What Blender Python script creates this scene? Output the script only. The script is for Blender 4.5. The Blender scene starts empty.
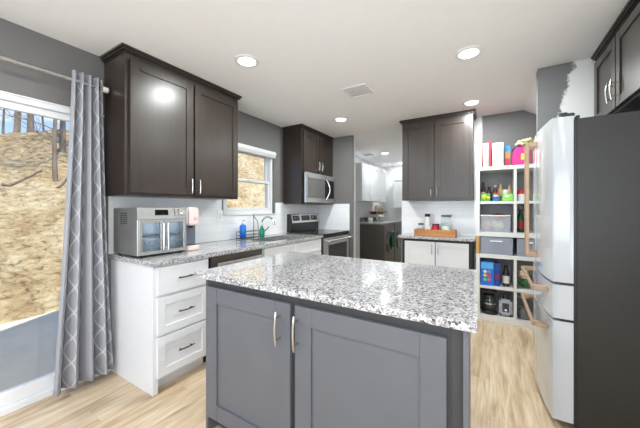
import bpy, bmesh, math, random
from mathutils import Vector, Matrix
random.seed(7)
C = bpy.context.scene.collection
SC = bpy.context.scene

# ------------------------------------------------------------------ camera
H = 1.27
F_PX, VX, HY = 282.0, 490.0, 208.5
YAW = math.atan((VX - 320) / F_PX)
cam = bpy.data.cameras.new('camera')
cam.sensor_width = 36.0
cam.lens = 36.0 * F_PX / 640.0
cam.shift_x = 0.0
cam.shift_y = -(214 - HY) / 640.0
cam.clip_start = 0.02
co = bpy.data.objects.new('camera', cam)
C.objects.link(co)
co.location = (0, 0, H)
co.rotation_euler = (math.radians(90), 0, YAW)
SC.camera = co

# ------------------------------------------------------------------ exposure
SC.view_settings.view_transform = 'Standard'
SC.view_settings.look = 'None'
SC.view_settings.gamma = 1.0
SC.view_settings.use_curve_mapping = False
SC.view_settings.exposure = 0.27
SC.cycles.max_bounces = 10
SC.cycles.diffuse_bounces = 6
SC.cycles.transparent_max_bounces = 12
SC.cycles.sample_clamp_indirect = 6.0
SC.cycles.caustics_reflective = False
SC.cycles.caustics_refractive = False

# ------------------------------------------------------------------ sky
W = bpy.data.worlds.new('sky')
SC.world = W
W.use_nodes = True
nt = W.node_tree
nt.nodes.clear()
wo = nt.nodes.new('ShaderNodeOutputWorld')
bg = nt.nodes.new('ShaderNodeBackground')
bg.inputs[1].default_value = 1.25
tc = nt.nodes.new('ShaderNodeTexCoord')
sx = nt.nodes.new('ShaderNodeSeparateXYZ')
nt.links.new(tc.outputs['Generated'], sx.inputs[0])
rp = nt.nodes.new('ShaderNodeValToRGB')
rp.color_ramp.elements[0].position = 0.06
rp.color_ramp.elements[0].color = (0.55, 0.72, 0.98, 1)
rp.color_ramp.elements[1].position = 0.30
rp.color_ramp.elements[1].color = (0.24, 0.42, 0.80, 1)
nt.links.new(sx.outputs['Z'], rp.inputs[0])
mp = nt.nodes.new('ShaderNodeMapping')
mp.inputs['Scale'].default_value = (3, 3, 9)
nt.links.new(tc.outputs['Generated'], mp.inputs[0])
nz = nt.nodes.new('ShaderNodeTexNoise')
nz.inputs['Scale'].default_value = 1.3
nz.inputs['Detail'].default_value = 6
nt.links.new(mp.outputs[0], nz.inputs['Vector'])
cr = nt.nodes.new('ShaderNodeValToRGB')
cr.color_ramp.elements[0].position = 0.60
cr.color_ramp.elements[0].color = (0, 0, 0, 1)
cr.color_ramp.elements[1].position = 0.74
cr.color_ramp.elements[1].color = (1, 1, 1, 1)
nt.links.new(nz.outputs['Fac'], cr.inputs[0])
mx = nt.nodes.new('ShaderNodeMix')
mx.data_type = 'RGBA'
nt.links.new(cr.outputs['Color'], mx.inputs['Factor'])
nt.links.new(rp.outputs['Color'], mx.inputs['A'])
mx.inputs['B'].default_value = (0.95, 0.96, 1.0, 1)
nt.links.new(mx.outputs['Result'], bg.inputs[0])
nt.links.new(bg.outputs[0], wo.inputs[0])

# ------------------------------------------------------------------ sun
sl = bpy.data.lights.new('sun', 'SUN')
sl.energy = 5.3
sl.angle = 0.01
sl.color = (1.0, 0.95, 0.86)
so = bpy.data.objects.new('sun', sl)
C.objects.link(so)
so.location = (6, 0, 9)
so.rotation_euler = Vector((-0.46, 0.12, -0.88)).to_track_quat('-Z', 'Y').to_euler()

# area lights added unseen behind the camera to brighten room and ceiling
def fill_light(name, loc, direction, sx_, sy_, watts, col=(0.92, 0.975, 1.0)):
    l = bpy.data.lights.new(name, 'AREA')
    l.shape = 'RECTANGLE'
    l.size, l.size_y = sx_, sy_
    l.energy = watts
    l.color = col
    o = bpy.data.objects.new(name, l)
    C.objects.link(o)
    o.location = loc
    o.rotation_euler = Vector(direction).to_track_quat('-Z', 'Z').to_euler()
    return o
fill_light('added_fill_rear', (-0.65, -3.27, 1.35), (0, 1, 0.75), 2.9, 1.7, 72)
fill_light('added_fill_side', (1.32, -0.75, 1.35), (-1, 0, 0.75), 2.0, 1.5, 48)
LAMP_W = 15.0

# ------------------------------------------------------------------ materials
def srgb(r, g, b):
    f = lambda c: (c / 255) / 12.92 if c / 255 <= 0.04045 else ((c / 255 + 0.055) / 1.055) ** 2.4
    return (f(r), f(g), f(b), 1)

class NT:
    """small node-tree helper"""
    def __init__(s, name):
        s.m = bpy.data.materials.new(name)
        s.m.use_nodes = True
        s.t = s.m.node_tree
        s.b = s.t.nodes['Principled BSDF']
    def n(s, t, **kw):
        nd = s.t.nodes.new(t)
        for k, v in kw.items():
            if k.startswith('_'):
                setattr(nd, k[1:], v)
            else:
                nd.inputs[k.replace('__', ' ')].default_value = v
        return nd
    def l(s, a, b):
        s.t.links.new(a, b)
    def coord(s, scale=(1, 1, 1), kind='Object'):
        c = s.n('ShaderNodeTexCoord')
        m = s.n('ShaderNodeMapping')
        m.inputs['Scale'].default_value = scale
        s.l(c.outputs[kind], m.inputs[0])
        return m.outputs[0]
    def pos(s):
        g = s.n('ShaderNodeNewGeometry')
        return g.outputs['Position']
    def math(s, op, a, b=None, c=None):
        nd = s.n('ShaderNodeMath', _operation=op)
        for i, v in enumerate((a, b, c)):
            if v is None: continue
            if isinstance(v, (int, float)): nd.inputs[i].default_value = v
            else: s.l(v, nd.inputs[i])
        return nd.outputs[0]
    def ramp(s, fac, *stops, interp='LINEAR'):
        r = s.n('ShaderNodeValToRGB')
        r.color_ramp.interpolation = interp
        e = r.color_ramp.elements
        while len(e) < len(stops): e.new(0.5)
        for i, (p, c) in enumerate(stops):
            e[i].position = p
            e[i].color = c if len(c) == 4 else (*c, 1)
        s.l(fac, r.inputs[0])
        return r.outputs[0]
    def mix(s, f, a, b, blend='MIX'):
        m = s.n('ShaderNodeMix', _data_type='RGBA', _blend_type=blend)
        for k, v in (('Factor', f), ('A', a), ('B', b)):
            if isinstance(v, (int, float, tuple)): m.inputs[k].default_value = v
            else: s.l(v, m.inputs[k])
        return m.outputs['Result']
    def bump(s, h, strength=0.2, dist=0.01):
        b = s.n('ShaderNodeBump', Strength=strength, Distance=dist)
        s.l(h, b.inputs['Height'])
        s.l(b.outputs[0], s.b.inputs['Normal'])

def plain(name, col, rough=0.5, metal=0.0, var=0.06, scale=14, coat=0.0, bump=0.0):
    k = NT(name)
    n = k.n('ShaderNodeTexNoise', Scale=scale, Detail=4.0)
    k.l(k.coord(), n.inputs['Vector'])
    lo = tuple(c * (1 - var) for c in col[:3]) + (1,)
    hi = tuple(min(1, c * (1 + var)) for c in col[:3]) + (1,)
    k.l(k.ramp(n.outputs['Fac'], (0.3, lo), (0.7, hi)), k.b.inputs['Base Color'])
    k.b.inputs['Roughness'].default_value = rough
    k.b.inputs['Metallic'].default_value = metal
    k.b.inputs['Coat Weight'].default_value = coat
    if bump: k.bump(n.outputs['Fac'], bump, 0.005)
    return k.m

def emit(name, col, strength):
    k = NT(name)
    k.b.inputs['Base Color'].default_value = col
    k.b.inputs['Emission Color'].default_value = col
    k.b.inputs['Emission Strength'].default_value = strength
    return k.m

def glass(name, tint=(0.96, 0.98, 0.98, 1), ior=1.45, rough=0.0):
    k = NT(name)
    t = k.n('ShaderNodeBsdfTransparent', Color=tint)
    g = k.n('ShaderNodeBsdfGlossy', Roughness=rough)
    f = k.n('ShaderNodeLayerWeight', Blend=0.5)
    r0 = ((ior - 1) / (ior + 1)) ** 2
    fac = k.math('MULTIPLY_ADD', k.math('POWER', f.outputs['Facing'], 5.0), 0.85, r0)
    m = k.n('ShaderNodeMixShader')
    k.l(fac, m.inputs[0]); k.l(t.outputs[0], m.inputs[1]); k.l(g.outputs[0], m.inputs[2])
    k.l(m.outputs[0], k.t.nodes['Material Output'].inputs['Surface'])
    return k.m

def frosted(name, col, clear=0.45, rough=0.25):
    k = NT(name)
    k.b.inputs['Base Color'].default_value = col
    k.b.inputs['Roughness'].default_value = rough
    t = k.n('ShaderNodeBsdfTransparent', Color=(0.95, 0.96, 0.97, 1))
    m = k.n('ShaderNodeMixShader', Fac=clear)
    k.l(k.b.outputs[0], m.inputs[1]); k.l(t.outputs[0], m.inputs[2])
    k.l(m.outputs[0], k.t.nodes['Material Output'].inputs['Surface'])
    return k.m

def wood(name, dark, light, rough=0.35, axis=2, coat=0.0, scale=1.0, contrast=(0.3, 0.7)):
    k = NT(name)
    sc = [38 * scale] * 3
    sc[axis] = 2.2 * scale
    n = k.n('ShaderNodeTexNoise', Scale=1.0, Detail=6.0, Distortion=0.6)
    k.l(k.coord(tuple(sc)), n.inputs['Vector'])
    n2 = k.n('ShaderNodeTexNoise', Scale=2.5, Detail=2.0)
    k.l(k.coord(), n2.inputs['Vector'])
    f = k.math('MULTIPLY_ADD', n2.outputs['Fac'], 0.4, k.math('MULTIPLY', n.outputs['Fac'], 0.6))
    k.l(k.ramp(f, (contrast[0], dark), (contrast[1], light)), k.b.inputs['Base Color'])
    k.b.inputs['Roughness'].default_value = rough
    k.b.inputs['Coat Weight'].default_value = coat
    k.b.inputs['Coat Roughness'].default_value = 0.28
    k.bump(n.outputs['Fac'], 0.06, 0.003)
    return k.m

def granite():
    k = NT('speckled_granite')
    base = k.coord()
    nn = k.n('ShaderNodeTexNoise', Scale=55.0, Detail=2.0)
    k.l(base, nn.inputs['Vector'])
    warp = k.n('ShaderNodeMix', _data_type='RGBA', Factor=0.012)
    k.l(base, warp.inputs['A']); k.l(nn.outputs['Color'], warp.inputs['B'])
    v = k.n('ShaderNodeTexVoronoi', Scale=132.0)
    k.l(warp.outputs['Result'], v.inputs['Vector'])
    sp = k.n('ShaderNodeSeparateColor')
    k.l(v.outputs['Color'], sp.inputs[0])
    c1 = k.ramp(sp.outputs[0], (0.0, srgb(82, 82, 88)), (0.06, srgb(132, 132, 138)), (0.25, srgb(162, 162, 166)),
                (0.44, srgb(190, 190, 191)), (0.70, srgb(206, 205, 204)), interp='CONSTANT')
    v2 = k.n('ShaderNodeTexVoronoi', Scale=240.0)
    k.l(warp.outputs['Result'], v2.inputs['Vector'])
    sp2 = k.n('ShaderNodeSeparateColor')
    k.l(v2.outputs['Color'], sp2.inputs[0])
    c2 = k.ramp(sp2.outputs[1], (0.0, srgb(130, 130, 136)), (0.07, srgb(210, 200, 202)), (0.3, srgb(255, 255, 255)), interp='CONSTANT')
    k.l(k.mix(0.8, c1, c2, 'MULTIPLY'), k.b.inputs['Base Color'])
    k.b.inputs['Roughness'].default_value = 0.07
    k.b.inputs['Coat Weight'].default_value = 0.4
    k.b.inputs['Coat Roughness'].default_value = 0.03
    return k.m

def floor_mat():
    k = NT('oak_planks')
    p = k.pos()
    s = k.n('ShaderNodeSeparateXYZ'); k.l(p, s.inputs[0])
    c = k.n('ShaderNodeCombineXYZ')
    k.l(s.outputs['Y'], c.inputs['X']); k.l(s.outputs['X'], c.inputs['Y'])
    def brick(ca, cb):
        b = k.n('ShaderNodeTexBrick', Scale=1.0, Color1=ca, Color2=cb, Mortar=srgb(150, 128, 104))
        b.offset = 0.37; b.squash = 1.0
        b.inputs['Brick Width'].default_value = 1.22
        b.inputs['Row Height'].default_value = 0.18
        b.inputs['Mortar Size'].default_value = 0.0012
        b.inputs['Mortar Smooth'].default_value = 0.3
        b.inputs['Bias'].default_value = 0.0
        k.l(c.outputs[0], b.inputs['Vector'])
        return b
    b = brick(srgb(198, 174, 144), srgb(166, 138, 106))
    rnd = brick((0, 0, 0, 1), (1, 1, 1, 1))
    off = k.n('ShaderNodeVectorMath', _operation='MULTIPLY_ADD')
    off.inputs[1].default_value = (9, 1.1, 1)
    k.l(p, off.inputs[0]); k.l(rnd.outputs['Color'], off.inputs[2])
    n = k.n('ShaderNodeTexNoise', Scale=1.6, Detail=7.0, Distortion=1.2)
    k.l(off.outputs[0], n.inputs['Vector'])
    g = k.ramp(n.outputs['Fac'], (0.30, srgb(164, 138, 108)), (0.47, srgb(208, 187, 159)), (0.64, srgb(228, 213, 191)))
    off2 = k.n('ShaderNodeVectorMath', _operation='MULTIPLY')
    off2.inputs[1].default_value = (70, 3.5, 1)
    k.l(p, off2.inputs[0])
    n2 = k.n('ShaderNodeTexNoise', Scale=1.0, Detail=4.0)
    k.l(off2.outputs[0], n2.inputs['Vector'])
    g2 = k.ramp(n2.outputs['Fac'], (0.3, srgb(225, 218, 208)), (0.6, srgb(255, 255, 255)))
    col = k.mix(0.62, b.outputs['Color'], g)
    k.l(k.mix(0.8, col, g2, 'MULTIPLY'), k.b.inputs['Base Color'])
    k.b.inputs['Roughness'].default_value = 0.36
    k.bump(b.outputs['Fac'], -0.15, 0.002)
    return k.m

def tile_mat(name, ax):
    k = NT(name)
    s = k.n('ShaderNodeSeparateXYZ'); k.l(k.pos(), s.inputs[0])
    c = k.n('ShaderNodeCombineXYZ')
    k.l(s.outputs[ax], c.inputs['X'])
    k.l(k.math('SUBTRACT', s.outputs['Z'], 0.914), c.inputs['Y'])
    b = k.n('ShaderNodeTexBrick', Scale=1.0, Color1=srgb(238, 239, 241), Color2=srgb(233, 235, 238), Mortar=srgb(218, 220, 224))
    b.offset = 0.5
    b.inputs['Brick Width'].default_value = 0.305
    b.inputs['Row Height'].default_value = 0.0915
    b.inputs['Mortar Size'].default_value = 0.0022
    b.inputs['Mortar Smooth'].default_value = 0.4
    k.l(c.outputs[0], b.inputs['Vector'])
    k.l(b.outputs['Color'], k.b.inputs['Base Color'])
    k.b.inputs['Roughness'].default_value = 0.14
    k.bump(b.outputs['Fac'], -0.35, 0.003)
    return k.m

def paint_edge(name, ax, edge, slope, ca, cb, amp=0.06):
    """wall paint that stops at a ragged roller edge: ca where ax < edge + slope*(z-2.2)"""
    k = NT(name)
    p = k.pos()
    s = k.n('ShaderNodeSeparateXYZ'); k.l(p, s.inputs[0])
    n = k.n('ShaderNodeTexNoise', Scale=11.0, Detail=6.0, Roughness=0.65)
    k.l(p, n.inputs['Vector'])
    e = k.math('MULTIPLY_ADD', k.math('SUBTRACT', s.outputs['Z'], 2.2), slope, edge)
    e = k.math('MULTIPLY_ADD', k.math('SUBTRACT', n.outputs['Fac'], 0.5), amp * 2, e)
    d = k.math('MULTIPLY_ADD', k.math('SUBTRACT', s.outputs[ax], e), 60.0, 0.5)
    k.l(k.ramp(d, (0.0, ca), (1.0, cb)), k.b.inputs['Base Color'])
    k.b.inputs['Roughness'].default_value = 0.7
    return k.m

def dirt_mat():
    k = NT('sunlit_dirt')
    p = k.pos()
    n = k.n('ShaderNodeTexNoise', Scale=1.1, Detail=9.0, Roughness=0.68); k.l(p, n.inputs['Vector'])
    st = k.n('ShaderNodeVectorMath', _operation='MULTIPLY'); st.inputs[1].default_value = (9, 8, 15)
    k.l(p, st.inputs[0])
    n2 = k.n('ShaderNodeTexNoise', Scale=1.0, Detail=8.0, Roughness=0.72, Distortion=0.6); k.l(st.outputs[0], n2.inputs['Vector'])
    n3 = k.n('ShaderNodeTexVoronoi', Scale=9.0); k.l(p, n3.inputs['Vector'])
    a = k.ramp(n.outputs['Fac'], (0.34, srgb(188, 160, 122)), (0.47, srgb(222, 200, 160)), (0.58, srgb(238, 222, 190)), (0.7, srgb(208, 180, 138)))
    b = k.ramp(n2.outputs['Fac'], (0.34, srgb(118, 100, 80)), (0.45, srgb(222, 212, 196)), (0.58, srgb(250, 247, 241)), (0.7, srgb(255, 255, 252)))
    # withered leaf litter on the upper part of the bank
    s = k.n('ShaderNodeSeparateXYZ'); k.l(p, s.inputs[0])
    up = k.math('MULTIPLY_ADD', k.math('SUBTRACT', n.outputs['Fac'], 0.5), 3.5, k.math('SUBTRACT', s.outputs['Z'], k.math('MULTIPLY_ADD', s.outputs['Y'], 0.30, 0.95)))
    c = k.mix(0.92, a, b, 'MULTIPLY')
    lit = k.ramp(n2.outputs['Fac'], (0.35, srgb(92, 76, 58)), (0.52, srgb(172, 146, 108)), (0.66, srgb(214, 194, 156)))
    cl = k.n('ShaderNodeClamp'); k.l(up, cl.inputs[0])
    k.l(k.mix(k.math('MULTIPLY', cl.outputs[0], 0.75), c, lit), k.b.inputs['Base Color'])
    k.b.inputs['Roughness'].default_value = 0.95
    k.bump(n2.outputs['Fac'], 1.0, 0.12)
    return k.m

def curtain_mat():
    k = NT('trellis_curtain_cloth')
    uv = k.n('ShaderNodeUVMap')
    s = k.n('ShaderNodeSeparateXYZ'); k.l(uv.outputs[0], s.inputs[0])
    wv = k.math('MULTIPLY', k.math('SINE', k.math('MULTIPLY', s.outputs['Y'], 2 * math.pi / 0.34)), 0.25)
    us = k.math('DIVIDE', s.outputs['X'], 0.125)
    def dist(op):
        return k.math('ABSOLUTE', k.math('SUBTRACT', k.math('FRACT', k.math(op, us, wv)), 0.5))
    d = k.math('MINIMUM', dist('ADD'), dist('SUBTRACT'))
    n = k.n('ShaderNodeTexNoise', Scale=260.0, Detail=2.0); k.l(k.coord(), n.inputs['Vector'])
    cloth = k.ramp(n.outputs['Fac'], (0.3, srgb(138, 139, 146)), (0.7, srgb(158, 159, 166)))
    line = k.ramp(d, (0.022, (0.62, 0.62, 0.62, 1)), (0.046, (0, 0, 0, 1)))
    k.l(k.mix(line, cloth, srgb(214, 214, 216)), k.b.inputs['Base Color'])
    k.b.inputs['Roughness'].default_value = 0.75
    k.b.inputs['Sheen Weight'].default_value = 0.2
    k.bump(n.outputs['Fac'], 0.15, 0.002)
    return k.m

def brushed(name, col, rough=0.28, axis=2, metal=1.0):
    k = NT(name)
    sc = [180, 180, 180]; sc[axis] = 3
    n = k.n('ShaderNodeTexNoise', Scale=1.0, Detail=3.0); k.l(k.coord(tuple(sc)), n.inputs['Vector'])
    lo = tuple(c * 0.9 for c in col[:3]) + (1,)
    k.l(k.ramp(n.outputs['Fac'], (0.3, lo), (0.7, col)), k.b.inputs['Base Color'])
    k.b.inputs['Metallic'].default_value = metal
    k.b.inputs['Roughness'].default_value = rough
    return k.m

M = dict(
    gray_wall=plain('charcoal_gray_paint', srgb(109, 107, 106), 0.6, var=0.03, scale=6),
    ceiling=plain('white_ceiling_paint', srgb(246, 246, 246), 0.85, var=0.01),
    white_wall=plain('white_wall_paint', srgb(220, 221, 223), 0.7, var=0.015),
    light_gray=plain('light_gray_paint', srgb(168, 168, 171), 0.6, var=0.02),
    trim=plain('white_vinyl', srgb(222, 223, 225), 0.35, var=0.01),
    floor=floor_mat(),
    tile_y=tile_mat('white_tile_left', 'Y'), tile_x=tile_mat('white_tile_back', 'X'),
    espresso=wood('espresso_wood', srgb(39, 31, 27), srgb(55, 45, 40), 0.36, 2, coat=0.25),
    espresso_in=plain('cabinet_frame_black', srgb(34, 32, 32), 0.5),  # black of the low back cabinet's own frame
    island=plain('slate_gray_cabinet_paint', srgb(94, 96, 102), 0.38, var=0.03, scale=5),
    island_dark=plain('dark_slate_cabinet_frame', srgb(58, 59, 62), 0.45, var=0.03),
    white_cab=plain('white_cabinet_paint', srgb(217, 218, 221), 0.32, var=0.01),
    granite=granite(),
    nickel=brushed('brushed_nickel', srgb(205, 203, 198), 0.25),
    bronze=plain('dark_bronze', srgb(66, 56, 50), 0.35, metal=0.8),
    steel=brushed('stainless_steel', srgb(212, 211, 209), 0.24, 1, 0.86),
    steel_dark=brushed('dark_stainless_steel', srgb(128, 122, 116), 0.3, 1),
    chrome=plain('chrome', srgb(220, 222, 225), 0.08, metal=1.0, var=0.0),
    black=plain('black_plastic', srgb(28, 28, 30), 0.35),
    black_glass=plain('black_glass', srgb(16, 16, 18), 0.05, var=0.0),
    oven_glass=plain('tinted_oven_glass', srgb(46, 44, 45), 0.06, var=0.02),
    glass=glass('clear_pane'),
    jar_glass=glass('jar_glass', (0.93, 0.97, 0.96, 1)),
    oven_pane=glass('toaster_door_glass', (0.86, 0.91, 0.96, 1), 1.7),
    fridge_white=plain('white_glass_door', srgb(194, 198, 203), 0.14, var=0.005, coat=0.3),
    fridge_side=plain('charcoal_steel_side', srgb(37, 35, 33), 0.42, var=0.02, metal=0.0),
    copper=plain('champagne_bronze', srgb(174, 147, 122), 0.4, metal=0.35, var=0.04),
    shelf=plain('white_laminate', srgb(216, 216, 215), 0.4, var=0.01),
    oak=wood('pale_oak', srgb(176, 132, 74), srgb(206, 166, 106), 0.5, 2),
    tray=wood('honey_brown_wood', srgb(150, 92, 46), srgb(192, 134, 78), 0.45, 0),
    curtain=curtain_mat(),
    dirt=dirt_mat(),
    concrete=plain('patio_concrete', srgb(208, 192, 174), 0.9, var=0.06, scale=5, bump=0.2),
    bark=wood('tree_bark', srgb(92, 78, 68), srgb(164, 146, 128), 0.9, 2, scale=0.4),
    pink=plain('blush_pink_plastic', srgb(218, 202, 199), 0.3),
    lens=emit('lamp_lens', (1.0, 0.97, 0.92, 1), 14.0),
    plastic=plain('white_plastic', srgb(238, 238, 236), 0.35, var=0.01),
    bin=frosted('translucent_plastic', srgb(206, 210, 216), 0.68),
    bin_gray=frosted('smoky_translucent_plastic', srgb(160, 166, 182), 0.3),
)
def cm(name, r, g, b, rough=0.4, **k):
    if name not in M: M[name] = plain(name, srgb(r, g, b), rough, **k)
    return M[name]

# ------------------------------------------------------------------ mesh helpers
class MB:
    def __init__(s): s.bm = bmesh.new()
    def _merge(s, t):
        me = bpy.data.meshes.new('tmp'); t.to_mesh(me); t.free()
        s.bm.from_mesh(me); bpy.data.meshes.remove(me)
    def box(s, x0, x1, y0, y1, z0, z1, bev=0.0, seg=2):
        t = bmesh.new()
        bmesh.ops.create_cube(t, size=1)
        x0, x1 = min(x0, x1), max(x0, x1); y0, y1 = min(y0, y1), max(y0, y1); z0, z1 = min(z0, z1), max(z0, z1)
        for v in t.verts:
            v.co = ((x0 + x1) / 2 + v.co.x * (x1 - x0), (y0 + y1) / 2 + v.co.y * (y1 - y0), (z0 + z1) / 2 + v.co.z * (z1 - z0))
        if bev: bmesh.ops.bevel(t, geom=t.edges[:], offset=min(bev, 0.49 * min(x1 - x0, y1 - y0, z1 - z0)), segments=seg, affect='EDGES')
        s._merge(t); return s
    def ab(s, ax, sg, f, d0, d1, u0, u1, z0, z1, bev=0.0):
        """box lying d0..d1 in front of a face: ax 'x' or 'y', facing sg"""
        a, b = f + sg * d0, f + sg * d1
        if ax == 'x': return s.box(a, b, u0, u1, z0, z1, bev)
        return s.box(u0, u1, a, b, z0, z1, bev)
    def prism(s, pts, axis, a, b, bev=0.0):
        """extrude a polygon along an axis; pts are the two other coordinates in xyz order"""
        t = bmesh.new()
        def mk(p, q):
            c = list(p); c.insert(axis, q); return t.verts.new(c)
        A = [mk(p, a) for p in pts]; B = [mk(p, b) for p in pts]
        n = len(pts)
        t.faces.new(A); t.faces.new(B[::-1])
        for i in range(n): t.faces.new((A[i], B[i], B[(i + 1) % n], A[(i + 1) % n]))
        bmesh.ops.recalc_face_normals(t, faces=t.faces[:])
        if bev: bmesh.ops.bevel(t, geom=t.edges[:], offset=bev, segments=2, affect='EDGES')
        s._merge(t); return s
    def tube(s, pts, r, n=10, flat=1.0):
        pts = [Vector(p) for p in pts]
        rs = r if isinstance(r, (list, tuple)) else [r] * len(pts)
        rings = []
        up = None
        for i, p in enumerate(pts):
            d = (pts[min(i + 1, len(pts) - 1)] - pts[max(i - 1, 0)]).normalized()
            if up is None:
                up = Vector((0, 0, 1)) if abs(d.z) < 0.9 else Vector((1, 0, 0))
            a = d.cross(up)
            if a.length < 1e-5: a = d.orthogonal()
            a.normalize(); b = a.cross(d).normalized(); up = b
            rings.append([s.bm.verts.new(p + rs[i] * (math.cos(2 * math.pi * k / n) * a + flat * math.sin(2 * math.pi * k / n) * b)) for k in range(n)])
        for i in range(len(rings) - 1):
            for k in range(n):
                s.bm.faces.new((rings[i][k], rings[i][(k + 1) % n], rings[i + 1][(k + 1) % n], rings[i + 1][k]))
        s.bm.faces.new(rings[0][::-1]); s.bm.faces.new(rings[-1]); return s
    def cyl(s, p0, p1, r, n=20): return s.tube([p0, p1], r, n)
    def lathe(s, prof, cx, cy, cz=0.0, n=24, axis='z', close=True):
        rings = []
        for r, h in prof:
            ring = []
            for k in range(n):
                a = 2 * math.pi * k / n
                u, v = r * math.cos(a), r * math.sin(a)
                if axis == 'z': c = (cx + u, cy + v, cz + h)
                elif axis == 'x': c = (cx + h, cy + u, cz + v)
                else: c = (cx + u, cy + h, cz + v)
                ring.append(s.bm.verts.new(c))
            rings.append(ring)
        for i in range(len(rings) - 1):
            for k in range(n):
                s.bm.faces.new((rings[i][k], rings[i][(k + 1) % n], rings[i + 1][(k + 1) % n], rings[i + 1][k]))
        if close:
            s.bm.faces.new(rings[0][::-1]); s.bm.faces.new(rings[-1])
        return s
    def blob(s, c, r, seed=0, amp=0.15, sub=2):
        from mathutils import noise
        t = bmesh.new()
        bmesh.ops.create_icosphere(t, subdivisions=sub, radius=1.0)
        for v in t.verts:
            k = 1 + amp * noise.noise(v.co * 2.1 + Vector((seed * 7.3, seed * 1.7, seed)))
            v.co = Vector((c[0] + v.co.x * r[0] * k, c[1] + v.co.y * r[1] * k, c[2] + v.co.z * r[2] * k))
        s._merge(t); return s
    def pouch(s, x0, x1, y0, y1, z0, z1, wav=0.006, seed=1):
        """soft bag: pillow pinched along its top seam"""
        nx, nz_ = 10, 12
        rows = []
        for side in (-1, 1):
            g = []
            for j in range(nz_ + 1):
                v = j / nz_
                row = []
                for i in range(nx + 1):
                    u = i / nx
                    th = (y1 - y0) / 2 * (1 - v ** 2.2) ** 0.8 * (math.sin(math.pi * u) ** 0.45 if 0 < u < 1 else 0)
                    w = wav * math.sin(9 * u + 5 * v + seed)
                    inset = 0.06 * (1 - v) * (x1 - x0) * (0.5 - u) * 0
                    row.append(s.bm.verts.new((x0 + (x1 - x0) * u + inset, (y0 + y1) / 2 + side * th + w, z0 + (z1 - z0) * v + wav * math.sin(7 * u + seed) * v)))
                g.append(row)
            for j in range(nz_):
                for i in range(nx):
                    f = (g[j][i], g[j][i + 1], g[j + 1][i + 1], g[j + 1][i])
                    s.bm.faces.new(f if side < 0 else f[::-1])
        bmesh.ops.remove_doubles(s.bm, verts=s.bm.verts[:], dist=1e-5)
        return s
    def build(s, name, mat, parent=None, smooth=True):
        off = Vector((0, 0, 0)); p = parent
        while p is not None: off += p.location; p = p.parent
        bmesh.ops.recalc_face_normals(s.bm, faces=s.bm.faces[:])
        for v in s.bm.verts: v.co -= off
        me = bpy.data.meshes.new(name)
        s.bm.to_mesh(me); s.bm.free()
        me.materials.append(mat)
        if smooth:
            me.polygons.foreach_set('use_smooth', [True] * len(me.polygons))
            me.set_sharp_from_angle(angle=math.radians(35))
        o = bpy.data.objects.new(name, me)
        C.objects.link(o)
        if parent is not None: o.parent = parent
        return o

def tag(o, label, cat, group=None):
    o['label'] = label; o['category'] = cat
    if group: o['group'] = group
    return o
def thing(name, loc, label, cat, group=None):
    o = bpy.data.objects.new(name, None)
    o.empty_display_size = 0.05
    C.objects.link(o); o.location = loc
    return tag(o, label, cat, group)
def struct(mb, name, mat, parent=None):
    o = mb.build(name, mat, parent)
    if parent is None: o['kind'] = 'structure'
    return o
def sroot(name, loc):
    o = bpy.data.objects.new(name, None); C.objects.link(o); o.location = loc
    o['kind'] = 'structure'; return o
def copy_tree(o, loc, label, group=None):
    """the thing, its parts and their sub-parts"""
    def cp(q, par):
        c = q.copy(); C.objects.link(c)
        if par is not None: c.parent = par
        for ch in list(q.children):
            if ch.type != 'LIGHT' or True: cp(ch, c)
        return c
    c = cp(o, None); c.location = loc; c['label'] = label
    if group: c['group'] = group
    return c

def shaker(mb, ax, sg, f, u0, u1, z0, z1, rail=0.058, th=0.02, rec=0.009):
    mb.ab(ax, sg, f, 0.001, th, u0, u0 + rail, z0, z1, 0.0015)
    mb.ab(ax, sg, f, 0.001, th, u1 - rail, u1, z0, z1, 0.0015)
    mb.ab(ax, sg, f, 0.001, th, u0 + rail, u1 - rail, z1 - rail, z1, 0.0015)
    mb.ab(ax, sg, f, 0.001, th, u0 + rail, u1 - rail, z0, z0 + rail, 0.0015)
    mb.ab(ax, sg, f, 0.001, th - rec, u0 + rail, u1 - rail, z0 + rail, z1 - rail)
    return mb
def pull(ax, sg, f, u, z, L, vertical, mat, parent, out=0.032, r=0.0052, bow=0.006, name='handle'):
    """bowed bar pull on two posts"""
    mb = MB()
    def P(d, t):
        uu, zz = (u, z + t) if vertical else (u + t, z)
        return (f + sg * d, uu, zz) if ax == 'x' else (uu, f + sg * d, zz)
    pts = [P(out - 0.004 + bow * (1 - (k / 4 - 1) ** 2), L / 2 * (k / 4 - 1)) for k in range(9)]
    mb.tube(pts, [r * 0.8] + [r] * 7 + [r * 0.8], 10)
    for t in (-0.33, 0.33):
        mb.tube([P(0.0, L * t), P(out, L * t)], r * 0.85, 8)
    return mb.build(name, mat, parent)

# ================================================================== THE ROOM
CE = 2.43
XL = -2.55
# floor, with the hall
struct(MB().box(XL - 0.14, 1.39, -3.3, 7.75, -0.08, 0.0), 'floor', M['floor'])
# ceiling and the pantry's sloping part
cb = MB()
cb.box(XL, 1.25, -3.2, 3.03, CE, CE + 0.12)
cb.box(XL, 0.34, 3.03, 4.2, CE, CE + 0.12)
cb.box(XL, -0.9, 4.2, 7.62, CE, CE + 0.12)
cb.prism([(0.34, CE), (1.25, CE - 0.55), (1.25, CE - 0.43), (0.34, CE + 0.12)], 1, 3.031, 4.2)
struct(cb, 'ceiling', M['ceiling'])
# unseen roof, its eave line slanted to shape the patio shadow
rb = MB()
rb.prism([(-3.0, -4.0), (2.0, -4.0), (2.0, 8.4), (-3.5, 8.4), (-3.5, 1.25), (-3.0, 0.30)], 2, 2.60, 2.76)
struct(rb, 'roof', M['white_wall'])
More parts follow.
